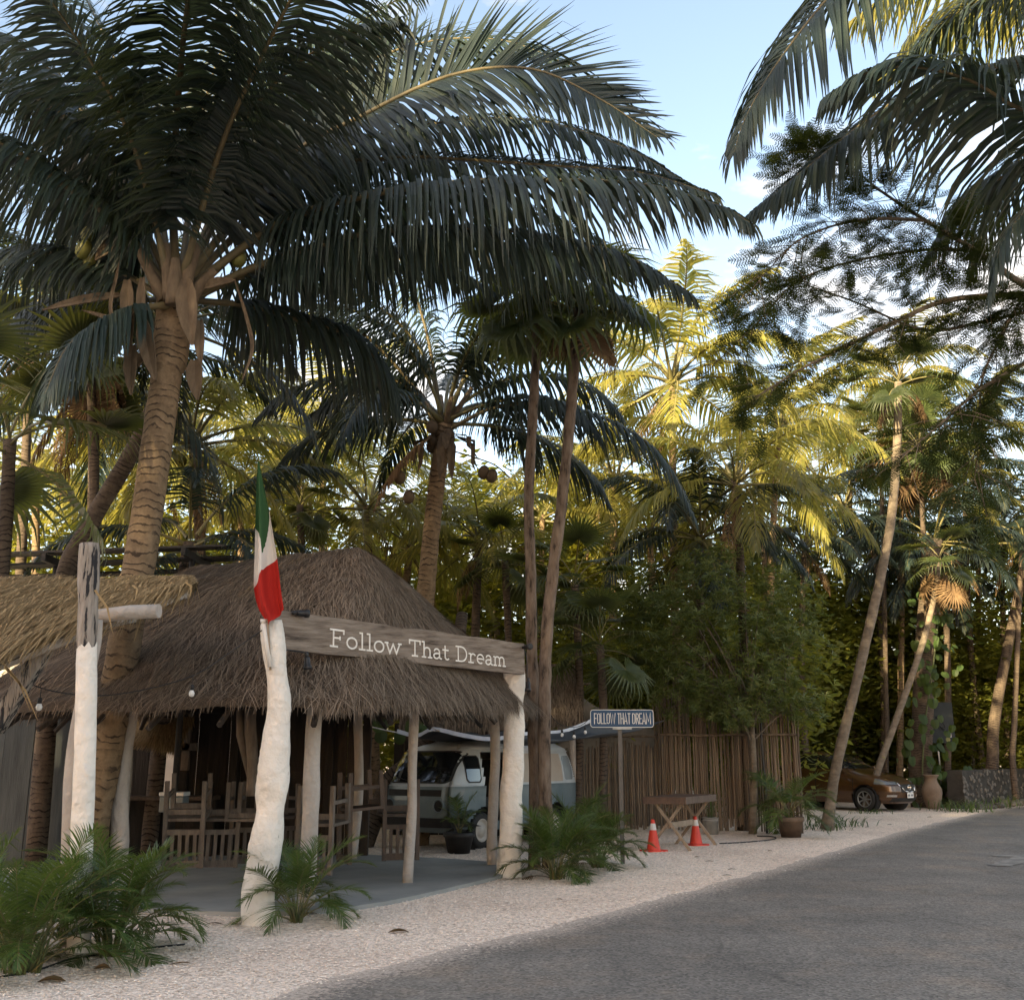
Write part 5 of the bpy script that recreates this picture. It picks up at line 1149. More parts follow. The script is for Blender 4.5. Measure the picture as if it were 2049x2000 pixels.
# ------------------------------------------------------------------ tarpaulin slung over the van
M['tarp'] = surf('dark_tarp', [(.022,.027,.034), (.045,.052,.062)], 2, .55); M['tarp_sheen'] = surf('tarp_edge_sky_sheen', [(.42,.45,.50), (.56,.58,.62)], 3, .6)
tp = thing('tarpaulin', 'dark tarpaulin with sky reflection painted pale along its rim slung between thatch and fence above the van', 'tarpaulin', (0.3,19.5,0))
ed = [AY(795,1465,18.6), AY(835,1474,18.4), AY(868,1461,18.2), AY(925,1473,18.0), AY(985,1481,18.0), AY(1045,1471,18.4), AY(1095,1468,19.2), AY(1135,1463,20), AY(1190,1441,20.6)]
bk = [p+V((1.2+.05*i,2.0-.1*i,.06)) for i, p in enumerate(ed)]
ed = crv(ed, 4); bk = crv(bk, 4); m = MB(); vs = []; NV = 8
for i in range(len(ed)):
    for j in range(NV+1): t = j/NV; p = ed[i].lerp(bk[i], t); vs.append(p-V((0,0,.10*sin(pi*t))))
m.add(vs, [(i*(NV+1)+j, (i+1)*(NV+1)+j, (i+1)*(NV+1)+j+1, i*(NV+1)+j+1) for i in range(len(ed)-1) for j in range(NV)], 0, True)
to = m.build('sheet', M['tarp'], tp); sm = to.modifiers.new('thick','SOLIDIFY'); sm.thickness = .006
m = MB(); vs = []
for p in ed: vs += [p+V((-.01,-.02,-.012)), p+V((.0,.03,.055))]
m.add(vs, [(2*i,2*i+1,2*i+3,2*i+2) for i in range(len(ed)-1)]); eo = m.build('sky_sheen_strip', M['tarp_sheen'], tp); sm = eo.modifiers.new('thick','SOLIDIFY'); sm.thickness = .008  # pale strip paints the sky's reflection along the tarpaulin's front edge
m = MB(); m.tube(crv([AY(712,1446,17.2), AY(770,1460,18.2), ed[0]], 4), .012, 5); m.build('guy_rope', M['hut_post'], tp)
m = MB(); m.tube(crv([ed[8], AY(880,1462,18.0), AY(848,1449,17.5)], 3), .010, 5); m.build('guy_rope', M['hut_post'], tp)
light_string('short string of clear bulbs along the tarpaulin beside the twin fan palms', [AY(1085,1405,18.5), AY(1110,1440,18.6), AY(1130,1452,18.7), AY(1160,1452,18.9), AY(1188,1430,19.2)], [.15,.45,.68,.85], .08, .006, 1)

# ------------------------------------------------------------------ the parked car
M['car'] = surf('bronze_metallic_paint', [(.055,.026,.010), (.088,.041,.014)], 1.2, .28, metal=.35, coat=1.0)
M['lamp_glass'] = glassmat('lamp_glass', (.10,.11,.12), .1)
crows = [(.20,2.08,-2.05,.78,4.5),(.30,2.20,-2.18,.84,4.2),(.48,2.25,-2.24,.875,4.2),(.62,2.22,-2.26,.88,4.2),(.72,2.10,-2.26,.875,4.0),(.80,1.92,-2.25,.868,3.8),(.87,1.66,-2.23,.855,3.8),(.93,1.36,-2.18,.84,3.8),(.98,1.10,-2.10,.82,4.2),(1.02,.96,-2.0,.80,4.6),(1.10,.80,-1.82,.755,4.6),(1.20,.60,-1.58,.70,4.4),(1.32,.33,-1.28,.635,4.2),(1.40,.08,-1.05,.58,3.8),(1.44,-.12,-.85,.50,3.4),(1.465,-.35,-.65,.34,2.8)]
CL = Loft(crows, lambda z: .22+(z-.20)*1.15); HC = V((.64,-.77,0)).normalized(); CH = atan2(HC.y, HC.x); WC = G(1733,1622)
car = thing('car', 'copper brown high-bodied car parked behind the two thin leaning trunks', 'car'); car.rotation_euler = (0,0,CH); car.location = WC - Matrix.Rotation(CH,3,'Z') @ V((1.34,-.76,0))
car.scale = (1.06,)*3; CMX = Matrix.Translation(car.location) @ Matrix.Rotation(CH,4,'Z') @ Matrix.Scale(1.06,4)
def cb_(mb, name, mat, parent=None, **k): mb.v = [tuple(CMX @ V(p)) for p in mb.v]; return mb.build(name, mat, parent or car, **k)
carch = lambda c: abs(c.y) > .5 and any(sqrt((c.x-x)**2+(c.z-.34)**2) < .40 for x in (1.34,-1.28))
mb, lp = CL.body(.20, 1.465, carch, 34, 13, 56); mb.add(lp[-1], [tuple(range(len(lp[-1])))], 0, True); bo = cb_(mb, 'body', M['car'])
cb_(CL.patch('front', -.70, .70, 1.035, 1.375, .008, 16, 8, .008), 'windscreen', M['glass'])
for side in (-1,1):
    for x0, x1, z1a, z1b in ((.62,-.22,1.25,1.385), (-.28,-1.02,1.385,1.375)): cb_(CL.patch('side', x0, x1, 1.03, z1a, .006, 10, 5, .008, z1b, side), 'side_window', M['glass'])
    hl = cb_(CL.patch('side', 2.12, 1.62, .66, .70, .012, 8, 3, .012, .80, side), 'headlight', M['lamp_glass'])
    cb_(CL.patch('front', .40*side, .74*side, .655, .735, .014, 6, 3, .012), 'headlight', M['lamp_glass'])
    cb_(CL.patch('front', .52*side, .70*side, .36, .41, .014, 4, 2, .012), 'fog_lamp', M['chrome'])
    m = MB(); m.box((.62, side*.93, 1.18), (.12,.18,.12)); mo = cb_(m, 'mirror', M['car']); bevel(mo, .03)
    cb_(CL.patch('side', 1.0, .98, .40, 1.0, .003, 1, 6, .006, None, side), 'door_gap', M['rubber']); cb_(CL.patch('side', -.24, -.26, .40, 1.0, .003, 1, 6, .006, None, side), 'door_gap', M['rubber'])
    cb_(CL.patch('side', .10, -.12, .82, .845, .02, 4, 1, .02, None, side), 'door_handle', M['car'])
    for x in (1.34,-1.28):
        c = CMX @ V((x,.78*side,.335)); rotv = Matrix.Rotation(CH,3,'Z') @ Matrix.Rotation(-pi/2*side,3,'X'); r_, wd = .35, .22
        t = MB(); t.lathe([(r_*.60,-wd/2),(r_*.82,-wd/2),(r_,-wd/2+.04),(r_,wd/2-.04),(r_*.95,wd/2-.015),(r_*.82,wd/2),(r_*.66,wd/2-.01)], c, 28, 0, rotv); ty = t.build('tyre', M['rubber'], car)
        t = MB(); t.lathe([(r_*.68,wd/2-.005),(r_*.64,wd/2+.004),(r_*.60,wd/2-.02)], c, 28, 0, rotv); rim = t.build('rim', M['steel'], ty)
        for i in range(7):
            a = 2*pi*i/7; p = [c+rotv @ V((cos(a)*q*r_, sin(a)*q*r_, wd/2-.02)) for q in (.0,.64)]; s = MB(); s.beam(p[0], p[1], .05, .02, rotv @ V((0,0,1)), w2=.035); s.build('spoke', M['steel'], rim)
        t = MB(); t.lathe([(.41,.0),(.41,-.25),(0,-.25)], CMX @ V((x,.86*side,.34)), 22, 0, rotv); t.build('wheel_well', M['rubber'], car)
gr_ = cb_(CL.patch('front', -.36, .36, .47, .66, .012, 10, 4, .014), 'grille', M['rubber'])
for k in (-1,1):
    m = MB(); a = CL.pt(.70, CL.th_y(.70,.42*k), .03); b = CL.pt(.50, CL.th_y(.50,.24*k), .03); c = CL.pt(.47, CL.th_y(.47,.0), .03); m.tube([a,b], .020, 6); m.tube([b,c], .018, 6); cb_(m, 'grille_trim', M['chrome'], gr_)
cb_(CL.patch('front', -.62, .62, .24, .34, .010, 12, 2, .014), 'lower_intake', M['rubber'])
c = CL.pt(.585, 0, .028); rot = Matrix.Rotation(pi/2,3,'Y'); m = MB(); P_ = [c+V((0,.075*cos(2*pi*i/20),.06*sin(2*pi*i/20))) for i in range(21)]; m.tube(P_, .009, 6, False); m.box(c, (.016,.19,.026)); cb_(m, 'emblem', M['chrome'], gr_)
c = CL.pt(.40, 0, .045); m = MB(); m.box(c, (.014,.32,.15)); M['plate'] = surf('number_plate', [(.50,.50,.49), (.60,.60,.59)], 6, .5); plt = cb_(m, 'number_plate', M['plate'])
for i in range(7):
    if i == 3: continue
    m = MB(); m.box(c+V((.009,-.115+.038*i,-.004)), (.004,.018,.060)); cb_(m, 'character', M['rubber'], plt)
# ------------------------------------------------------------------ areca palm clumps
AV = []
for c, (e, b_, L) in enumerate(((84,40,1.15), (72,62,1.2), (60,80,1.2), (46,92,1.1), (30,95,1.0), (10,80,.9))):
    for v in range(2):
        o = frond_mb(gen_path(e+5*v, b_+12*v, L*(1+.08*v), 10, (.3,-.35)[v]), .36, 36, .10, .019, 900+c*5+v, .010, .34, seg=4, kink=.04, a0=58, a1=24, lift=.30).build('frond', [M['areca'], M['rachis']]); AV.append(o.data); bpy.data.objects.remove(o)
ADV = []
for v in range(3):
    o = frond_mb(gen_path(38-14*v, 95, .95, 10, .3-.3*v), .30, 26, .28, .016, 960+v, .009, .34, seg=4, kink=.2, a0=52, a1=22, gap=.15).build('frond', [M['frond_dead'], M['sheath']]); ADV.append(o.data); bpy.data.objects.remove(o)
M['stem'] = surf('areca_stem', [(.035,.055,.016), (.085,.095,.030)], 6, .5, rvar=.2)
def areca(label, base, h, n, seed, lo=0, hi=5, group=None, pot=None, name='areca_palm', rad=.10, tall=.25):
    rr = random.Random(seed); base = V(base); o = thing(name, label, 'plant', base, 0, group); sc = h/1.15
    for i in range(n):
        t = i/(n-1); c = lo+int(round((hi-lo)*t)); a = i*2.39996+rr.uniform(-.4,.4); r = rad*rr.uniform(.2,1)*sc
        b0 = V((cos(a)*r, sin(a)*r, 0)); zz = tall*sc*rr.uniform(.5,1.3)*(1-.3*t); p = b0+V((cos(a)*zz*.25, sin(a)*zz*.25, zz))
        if i % 2 == 0: m = MB(); m.tube([base+b0, base+b0.lerp(p,.5)+V((0,0,.02)), base+p], [.016*sc,.014*sc,.010*sc], 6, False); m.build('stem', M['stem'], o)
        inst((rr.choice(ADV) if (t > .6 and rr.random() < .05) else AV[c*2+rr.randrange(2)]), 'frond', o, p if i % 2 == 0 else b0*.6, (rr.uniform(-.1,.1), rr.uniform(-.1,.1), a), sc*rr.uniform(.8,1.1)*(1 if i % 2 == 0 else 1.12))
    return o
areca('wide bushy palm clump growing at the foot of the straw awning post', G(46,1945), .84, 46, 1, 0, 4, rad=.18, tall=.42)
areca('bushy palm clump right of the awning post with a drooping low frond', G(222,1912), .78, 44, 2, 0, 4, rad=.16, tall=.42)
areca('palm clump filling the corner left of the awning post', G(-60,1890), .85, 26, 7, rad=.15)
areca('single palm clump at the foot of the knobbly sign post', G(592,1845), .78, 28, 3, 0, 4, rad=.09)
areca('low palm clump at the foot of the right sign post', G(1112,1758), .85, 40, 4, 0, 4, rad=.16)
areca('palm clump in front of the van beside the street sign pole', G(1192,1735), .78, 36, 5, 0, 4, rad=.18)
areca('palm clump behind the street sign pole against the fence', G(1165,1700), 1.0, 18, 6, rad=.15)
M['blackpot'] = surf('black_pot', [(.014,.014,.015), (.030,.030,.031)], 4, .6); M['clay'] = surf('mossy_clay', [(.085,.072,.058), (.17,.125,.095), (.20,.15,.115)], 2.4, .9, .3, 12)
M['soil'] = surf('soil', [(.03,.022,.016), (.06,.045,.032)], 8, .95)
def pot(name, label, p, r, h, mat, rim=.03, taper=.72, n=24):
    o = thing(name, label, 'pot', p); m = MB(); m.lathe([(0,.005),(r*taper,.005),(r*taper,.0),(r*.96,h*.78),(r,h*.78),(r*1.04,h*.80),(r*1.04,h),(r*.92,h),(r*.90,h*.86),(r*.90,h*.85)], p, n); m.build('body', mat, o)
    m = MB(); m.lathe([(r*.905,h*.86),(0,h*.88)], p, n); m.build('soil', M['soil'], o); return o
p = G(918,1706); pot('flower_pot', 'black ribbed pot holding a palm beside the van wheel', p, .26, .34, M['blackpot']); areca('dark potted palm standing in the black pot by the van', p+V((0,0,.30)), .62, 12, 8, 0, 3, rad=.06)
p = G(1583,1674); pot('flower_pot', 'mossy clay pot at the right end of the bamboo fence', p, .275, .40, M['clay']); areca('feathery potted palm in the clay pot at the fence end', p+V((0,0,.36)), 1.12, 20, 9, 1, 5, rad=.08)
p = G(1423,1668); bk_ = thing('bucket', 'grey ribbed plastic bucket under the cross-legged table', 'bucket', p); m = MB(); M['bucket'] = surf('grey_bucket', [(.17,.17,.16), (.27,.265,.25)], 4, .6)
m.lathe([(0,.004),(.145,.0),(.165,.26),(.178,.27),(.178,.285),(.168,.29),(.170,.32),(.182,.325),(.182,.345),(.165,.345),(.15,.27)], p, 24); m.build('body', M['bucket'], bk_); m = MB(); m.lathe([(.16,.29),(0,.295)], p, 24); m.build('soil', M['soil'], bk_)
gp = thing('spiky_plant', 'thin spiky plant growing out of the grey bucket', 'plant', p+V((0,0,.29))); rr = random.Random(5)
for i in range(16):
    a = rr.uniform(0,2*pi); L = rr.uniform(.4,.8); d = V((cos(a)*rr.uniform(.15,.5), sin(a)*rr.uniform(.15,.5), 1)).normalized(); q = p+V((cos(a)*.06, sin(a)*.06,.29)); m = MB(); m.ribbon([q, q+d*L*.5, q+d*L+V((cos(a)*.1, sin(a)*.1,-.05))], [.012,.014,.002], V((-sin(a),cos(a),0)), 0, .3, V((0,0,1))); m.build('leaf', M['areca'], gp)

# ------------------------------------------------------------------ bamboo fence
M['cane'] = surf('dry_cane', [(.075,.054,.036), (.165,.124,.088), (.235,.182,.132)], 2.2, .8, .2, 12, stretch=(4,4,.6), rvar=.42)
fe = thing('cane_fence', 'tall fence of upright dry canes with a lower stretch behind the van', 'fence', G(1460,1662))
fa, fb_, fc = AY(1130,1500,24.3), AY(1314,1500,23.9), AY(1600,1500,23.2)
CANE = []
for v in range(5):
    m = MB(); rr = random.Random(v); pts = [V((noise.noise(V((i*.9,v*3,0)))*.012, noise.noise(V((v*3,i*.9,4)))*.012, i/8)) for i in range(9)]; m.tube(pts, [.021*(1-.25*i/8) for i in range(9)], 6); o = m.build('cane', M['cane']); CANE.append(o.data); bpy.data.objects.remove(o)
rr = random.Random(12); finv = wm(fe).inverted()
def canes(a, b, h0, h1, z0, step, j=.03):
    L = (b-a).length; n = int(L/step)
    for i in range(n):
        t = (i+rr.uniform(-.25,.25))/n; p = a.lerp(b, t); zz = z0+rr.uniform(-.03,.06) if rr.random() < .75 else .02; h = h0+(h1-h0)*t+rr.uniform(-.1,.12)
        inst(rr.choice(CANE), 'cane', fe, finv @ V((p.x, p.y+rr.uniform(-j,j), zz)), (rr.gauss(0,.007), rr.gauss(0,.011), rr.uniform(0,6)), (rr.uniform(.8,1.35), rr.uniform(.8,1.35), h-zz))
canes(fa, fb_, 1.82, 1.90, .06, .048); canes(fb_, fc, 3.8, 3.9, .10, .050)
canes(fb_+V((0,.06,0)), fc+V((0,.06,0)), 3.0, 3.4, .45, .09)
dfe = (fc-fb_).normalized()
for a, b, z, r in ((fa,fb_,1.50,.032), (fa,fb_,.30,.026), (fb_,fc,.33,.028), (fb_,fc,2.0,.022), (fb_,fc,3.1,.022)):
    m = MB(); y = -.07; P_ = [a.lerp(b,t)+V((0,y,z+.03*noise.noise(V((t*4,z,0))))) for t in [i/10 for i in range(11)]]; m.tube(P_, r, 7); m.build('rail', M['cane'], fe)
for px, Y in ((1500,23.2), (1316,23.8), (1524,23.1), (1596,23.1)):
    p = AY(px,1500,Y); m = MB(); gnarly(m, (p.x,p.y,0), (p.x+.05,p.y,2.6 if px == 1500 else 2.9), .075 if px == 1500 else .028, .06 if px == 1500 else .024, px % 17, .04, 8, 10, .15); m.build('post', M['bark_thin'] if px == 1500 else M['black'] if px == 1524 else M['cane'], fe)
# rough plastered wall behind the low fence
M['rough_wall'] = surf('rough_plaster', [(.075,.07,.06), (.16,.145,.12), (.22,.195,.165)], 1.6, .95, .6, 5)
rw = MB(); a = AY(1118,1500,26.0); b = AY(1330,1500,25.7); NXw, NZw = 16, 10; vs = []
for s in (0,1):
    for j in range(NZw+1):
        for i in range(NXw+1):
            u = i/NXw; top = 3.35-1.25*u+.12*noise.noise(V((u*4,0,0))); z = top*j/NZw; p = a.lerp(b,u); vs.append(V((p.x, p.y+s*.5+.09*noise.noise(V((u*7,z*2,s*9)))+ (.10*z if not s else 0), z)))
n = NXw+1; o_ = n*(NZw+1); f0 = [(j*n+i, j*n+i+1, (j+1)*n+i+1, (j+1)*n+i) for j in range(NZw) for i in range(NXw)]
rw.add(vs, f0+[tuple(o_+q for q in f[::-1]) for f in f0]+[(NZw*n+i, NZw*n+i+1, o_+NZw*n+i+1, o_+NZw*n+i) for i in range(NXw)]+[(j*n+NXw, o_+j*n+NXw, o_+(j+1)*n+NXw, (j+1)*n+NXw) for j in range(NZw)], 0, True)
tag(rw.build('plaster_wall', M['rough_wall']), 'rough grey plastered wall with sloping top behind the low cane fence', 'wall')
# thatched back eave beyond the van
be = thing('thatch_hut', 'dark thatched eave hanging behind the van and tarpaulin', 'hut', base_under(960,21)); st = MB(); rr = random.Random(31); e0, e1 = AY(800,1440,20.6), AY(1165,1418,21.6)
for k in range(7000):
    s = rr.random(); t = rr.random(); p = e0.lerp(e1,s)+V((0,1.6*t,1.1*t-.25*(1-t)*rr.random()*.5)); d = V((rr.gauss(0,.12),-.7,-.72)).normalized() if t > .1 else V((rr.gauss(0,.1),-.1,-1)).normalized(); L = rr.uniform(.2,.45); st.ribbon([p, p+d*L*.5, p+d*L], [.012,.012,.003], V((1,.0,0)))
tho = MB(); q = [e0+V((0,.05,-.1)), e1+V((0,.05,-.1)), e1+V((0,1.7,1.1)), e0+V((0,1.7,1.1))]; tho.add(q+[p-V((0,0,.22)) for p in q], [(0,1,2,3),(7,6,5,4),(0,4,5,1),(1,5,6,2),(2,6,7,3),(3,7,4,0)]); ro_ = tho.build('roof', M['thatch_under'], be); st.build('thatch', M['thatch'], ro_, kind='stuff')
for s in (.05,.5,.95): m = MB(); p = e0.lerp(e1,s)+V((0,.5,0)); gnarly(m, (p.x,p.y,0), (p.x,p.y,p.z+.2), .08, .07, int(s*9), .03, 8, 8); m.build('post', M['hut_post'], be)
wall_planks(e0.x-.3, e1.x-.9, 22.4, .02, 2.3, 'plank', .22, [], 9, be)
# tree trunk leaning behind the van, with a few round leaves
lt = thing('leaning_tree', 'leaning ringed trunk with round sea-grape leaves behind the van windscreen', 'tree', base_under(740,19.6)); P_ = crv([base_under(735,19.6), AY(775,1570,19.6), AY(815,1530,19.6), AY(855,1480,19.6), AY(882,1425,19.6), AY(905,1360,19.7), AY(925,1230,20.5)], 5); m = MB(); m.tube(P_, [.17*(1-.3*i/len(P_)) for i in range(len(P_))], 12, along=True, lump=.1); m.build('trunk', M['trunk_dark'], lt)
def disc_leaf(parent, c, r, nv, mat='vine', name='leaf', heart=True):
    nv = V(nv).normalized(); d = V((0,0,-1)); d = (d-nv*d.dot(nv)); d = d.normalized() if d.length > .05 else V((1,0,0)); s = d.cross(nv); pts = []
    for i in range(14):
        a = 2*pi*i/14; rad = r*(1-.28*cos(a+pi)**3 if heart else 1)*(.72 if (heart and i == 7) else 1); pts.append(c+d*cos(a)*rad*1.15+s*sin(a)*rad+nv*(-.18*abs(sin(a))*r))
    m = MB(); m.add([c+nv*.02]+pts, [(0,1+i,1+(i+1) % 14) for i in range(14)]); return m.build(name, M[mat], parent)
for x, y, r in ((758,1448,.14), (770,1440,.13), (762,1472,.12), (822,1450,.13), (836,1446,.12), (800,1475,.11), (845,1455,.11)): disc_leaf(lt, AY(x,y,19.0), r, (R.uniform(-.4,.4),-1,R.uniform(0,.5)), heart=False)
# ------------------------------------------------------------------ street sign
M['polegrey'] = surf('grey_pole', [(.075,.070,.065), (.13,.12,.11)], 5, .6, metal=.3); sp = G(1246,1727); sg = thing('street_sign', 'blue street sign plate with white border and capitals on a thin steel pole', 'street sign', sp); Ys = sp.y
m = MB(); tp_ = AY(1240,1455,Ys); m.beam(sp+V((0,0,-.02)), V((tp_.x,tp_.y,tp_.z)), .062, .045, V((0,1,0))); m.build('pole', M['polegrey'], sg)
a, b = AY(1181,1437,Ys-.04), AY(1308,1437,Ys-.04); hh = (AY(1244,1420,Ys).z-AY(1244,1456,Ys).z); wd = (b-a).length; cpl = (a+b)/2
M['blue'] = surf('faded_blue_enamel', [(.010,.045,.105), (.018,.062,.135)], 3, .6); M['signwhite'] = surf('sign_white', [(.52,.52,.50), (.62,.62,.60)], 5, .5)
def rrect(w_, h_, r, n=5): return [(sx*(w_/2-r)+r*cos(t), sy*(h_/2-r)+r*sin(t)) for sx, sy, t0 in ((1,1,0),(-1,1,pi/2),(-1,-1,pi),(1,-1,1.5*pi)) for t in [t0+pi/2*i/n for i in range(n+1)]]
SM = Matrix.Translation(cpl) @ Matrix(((1,0,0,0),(0,0,-1,0),(0,1,0,0),(0,0,0,1)))
m = MB(); m.prism(rrect(wd, hh, .045), -.012, SM); plate = m.build('plate', M['blue'], sg)
m = MB(); ri, ro = rrect(wd-.022, hh-.022, .036), rrect(wd-.002, hh-.002, .045)
n = len(ri); vs = [SM @ V((x,y,.003)) for x, y in ri]+[SM @ V((x,y,.003)) for x, y in ro]; m.add(vs, [(i,(i+1) % n, n+(i+1) % n, n+i) for i in range(n)]); m.build('border', M['signwhite'], plate)
txt = 'FOLLOW THAT DREAM'; ch = hh*.62; sxx = (wd*.90)/(text_w(txt, SANS)*ch)
put_text(txt, SANS, ch, .07, SM @ Matrix.Translation((-wd*.45+.01, -ch/2, .001)), .004, 0, sxx, M['signwhite'], plate)
m = MB(); m.box(cpl+V((0,.0,-hh/2-.012)), (.30,.03,.03)); m.build('bracket', M['steel'], sg)

# ------------------------------------------------------------------ traffic cones
M['cone'] = surf('cone_red', [(.52,.040,.022), (.62,.055,.030)], 3, .5); M['coneband'] = surf('cone_band', [(.46,.45,.43), (.56,.55,.53)], 8, .4)
def cone(label, px, py, h=.53):
    p = G(px, py); o = thing('traffic_cone', label, 'cone', p, 0, None); s = h/.53
    m = MB(); m.lathe([(.125*s,.022*s),(.118*s,.04*s),(.062*s,.345*s)], p, 24); m.lathe([(.043*s,.470*s),(.036*s,.51*s),(.024*s,.528*s),(0,.53*s)], p, 24); m.lathe([(.062*s,.345*s),(.043*s,.470*s)], p+V((0,0,0)), 24); m.build('body', M['cone'], o)
    m = MB(); m.lathe([(.0605*s+.003,.352*s),(.044*s+.003,.462*s)], p, 24); m.build('reflective_band', M['coneband'], o)
    m = MB(); q = [(x*s, y*s) for x, y in rrect(.38,.38,.05)]; m.prism(q, .024*s, Matrix.Translation(p) @ Matrix.Rotation(.5,4,'Z')); m.build('base', M['cone'], o)
cone('red traffic cone with white band standing clear in front of the cross-legged table', 1308, 1702)
cone('red traffic cone with white band overlapping the right leg of the cross-legged table', 1393, 1690, .52)

# ------------------------------------------------------------------ cross-legged table
xt = thing('trestle_table', 'wooden table on crossed tan legs standing before the cane fence', 'table', G(1345,1684))
pa, pb, pc, pd = AY(1287,1591,18.9), AY(1370,1597,18.7), AY(1430,1586,20.2), AY(1350,1581,20.4)
ztop = (pa.z+pb.z)/2; A0 = V((pa.x,pa.y,0)); B0 = V((pb.x,pb.y,0)); ux = (B0-A0).normalized(); uy = V((-ux.y,ux.x,0)); Lx = (B0-A0).length; Ly = 1.75
uy = (V((pc.x,pc.y,0))-B0).normalized()
M['table_top'] = surf('brown_table_top', [(.055,.032,.022), (.11,.066,.046)], 3, .6, .3, 18, stretch=(3,3,1))
def TP(x, y, z): q = A0+ux*x+uy*y; return V((q.x,q.y,z))
for i in range(5):
    y0, y1 = Ly*i/5+.004, Ly*(i+1)/5-.004; m = MB(); q = [TP(-.02,y0,ztop), TP(Lx+.02,y0,ztop), TP(Lx+.02,y1,ztop), TP(-.02,y1,ztop)]; m.add(q+[p-V((0,0,.035)) for p in q], [(0,1,2,3),(7,6,5,4),(0,4,5,1),(1,5,6,2),(2,6,7,3),(3,7,4,0)]); m.build('plank', M['table_top'], xt)
for (x0,y0),(x1,y1) in (((0,0),(Lx,0)),((Lx,0),(Lx,Ly)),((Lx,Ly),(0,Ly)),((0,Ly),(0,0))): m = MB(); m.beam(TP(x0,y0,ztop-.075), TP(x1,y1,ztop-.075), .035, .085); m.build('apron', M['table_top'], xt)
zt_ = ztop-.035
for y in (.16, Ly-.16):
    for k, (xa_, xb_) in enumerate(((.10,Lx+.02),(Lx-.05,-.02))): m = MB(); m.beam(TP(xa_,y+.05*k,zt_), TP(xb_,y+.05*k,-.01), .05, .105, ux.cross(V((0,0,1)))); m.build('leg', M['wood_tan'], xt)
m = MB(); m.beam(TP(Lx*.52,.16,ztop*.46), TP(Lx*.52,Ly-.16,ztop*.46), .05, .10); m.build('stretcher', M['wood_tan'], xt)

# ------------------------------------------------------------------ oleander bush over the fence
ob = thing('oleander_bush', 'light green narrow-leaved bush spilling over the cane fence', 'bush', base_under(1497,22.9)); mb = MB(); rr = random.Random(44); Cb = AY(1437,1290,22.6)
def rosette(mb, c, d, n, L, wd, rr):
    d = d.normalized(); s = d.orthogonal().normalized(); t = d.cross(s)
    for i in range(n):
        a = 2*pi*i/n+rr.uniform(-.3,.3); o_ = (s*cos(a)+t*sin(a)); e = (o_*rr.uniform(.7,1.1)+d*rr.uniform(.1,.8)).normalized(); l = L*rr.uniform(.7,1.15); w_ = (e.cross(d)).normalized()*wd/2
        tip = c+e*l+V((0,0,-.15*l)); mid = c+e*l*.5; mb.add([c, mid+w_, tip, mid-w_], [(0,1,2),(0,2,3)])
ends = []
for i in range(1900):
    while True:
        q = V((rr.uniform(-1,1), rr.uniform(-1,1), rr.uniform(-1,1)))
        if q.length < 1 and (q.length > .5 or rr.random() < .3): break
    k = 1+.25*noise.noise(q*2.2+V((3,0,0)))
    c = Cb+V((q.x*2.55*k, q.y*1.2, q.z*2.2*k))
    if noise.noise(c*1.3) < -.18: continue
    if c.z < 2.35+.5*noise.noise(c*.9): continue
    ends.append(c); rosette(mb, c, V((q.x*.6+rr.gauss(0,.3), -.35+rr.gauss(0,.3), .7+q.z*.4)), 11, .19, .028, rr)
    rosette(mb, c-V((0,0,.10)), V((rr.gauss(0,.5), rr.gauss(0,.5), .8)), 8, .16, .024, rr)
mb.build('crown', M['oleander'], ob)
m = MB(); root = base_under(1497,22.9); top = V((root.x+.1,root.y,2.6)); m.tube(crv([root, root.lerp(top,.5)+V((.05,0,0)), top], 4), [.09-.004*i for i in range(9)], 8, lump=.1)
for e in rr.sample(ends, 26): s = top.lerp(root, rr.uniform(0,.3)); m.tube(crv([s, s.lerp(e,.5)+V((0,0,.3)), e], 4), [.026-.0024*i for i in range(9)], 5, False)
m.build('trunk', M['bark_thin'], ob)

# ------------------------------------------------------------------ two thin leaning trunks by the car, with crowns above
for pts, r, lab, cr in (([(1655,1660),(1672,1540),(1712,1370),(1752,1200),(1780,1060),(1793,930),(1797,800),(1797,765)], .115, 'thin leaning grey trunk nearest the clay pot, crossing the car door', 1), ([(1730,1622),(1760,1530),(1800,1420),(1845,1290),(1870,1190),(1880,1120)], .105, 'thin leaning mottled trunk in front of the car wheel', 2)):
    b0 = G(*pts[0]); Y = b0.y; o = thing('leaning_palm', lab, 'palm', b0); P_ = crv([b0]+[AY(x,y,Y) for x, y in pts[1:]], 6); k = len(P_); m = MB(); m.tube(P_, [r*(1.1-.3*i/k+.3*max(0,1-i/3)) for i in range(k)], 10, True, .03, cr, lump=.12, lsc=5); m.build('trunk', M['bark_thin'], o)
    fancrown(o, P_[-1], 9 if cr == 1 else 12, 1.1, 88+cr, 2 if cr == 1 else 10, -.6, 1.0)
def grass_tuft(label, p, n, h, seed, sp=.25):
    o = thing('grass_tuft', label, 'plant', p); mb = MB(); rr = random.Random(seed)
    for i in range(n):
        a = rr.uniform(0,2*pi); q = p+V((rr.gauss(0,sp), rr.gauss(0,sp*.7), 0)); L = h*rr.uniform(.5,1.2); d = V((cos(a)*.6, sin(a)*.6, 1)).normalized(); mb.ribbon([q, q+d*L*.5, q+d*L+V((cos(a)*.25*L, sin(a)*.25*L, -.25*L))], [.02,.024,.003], V((-sin(a),cos(a),0)))
    mb.build('blades', M['areca'], o, kind='stuff'); return o
grass_tuft('dark strappy weeds round the foot of the trunk nearest the clay pot', G(1672,1652), 90, .42, 1, .35); grass_tuft('small weeds round the foot of the trunk by the car wheel', G(1738,1627), 50, .22, 2, .28); grass_tuft('sprawling weeds between the clay pot and the leaning trunk', G(1625,1660), 60, .20, 3, .4)

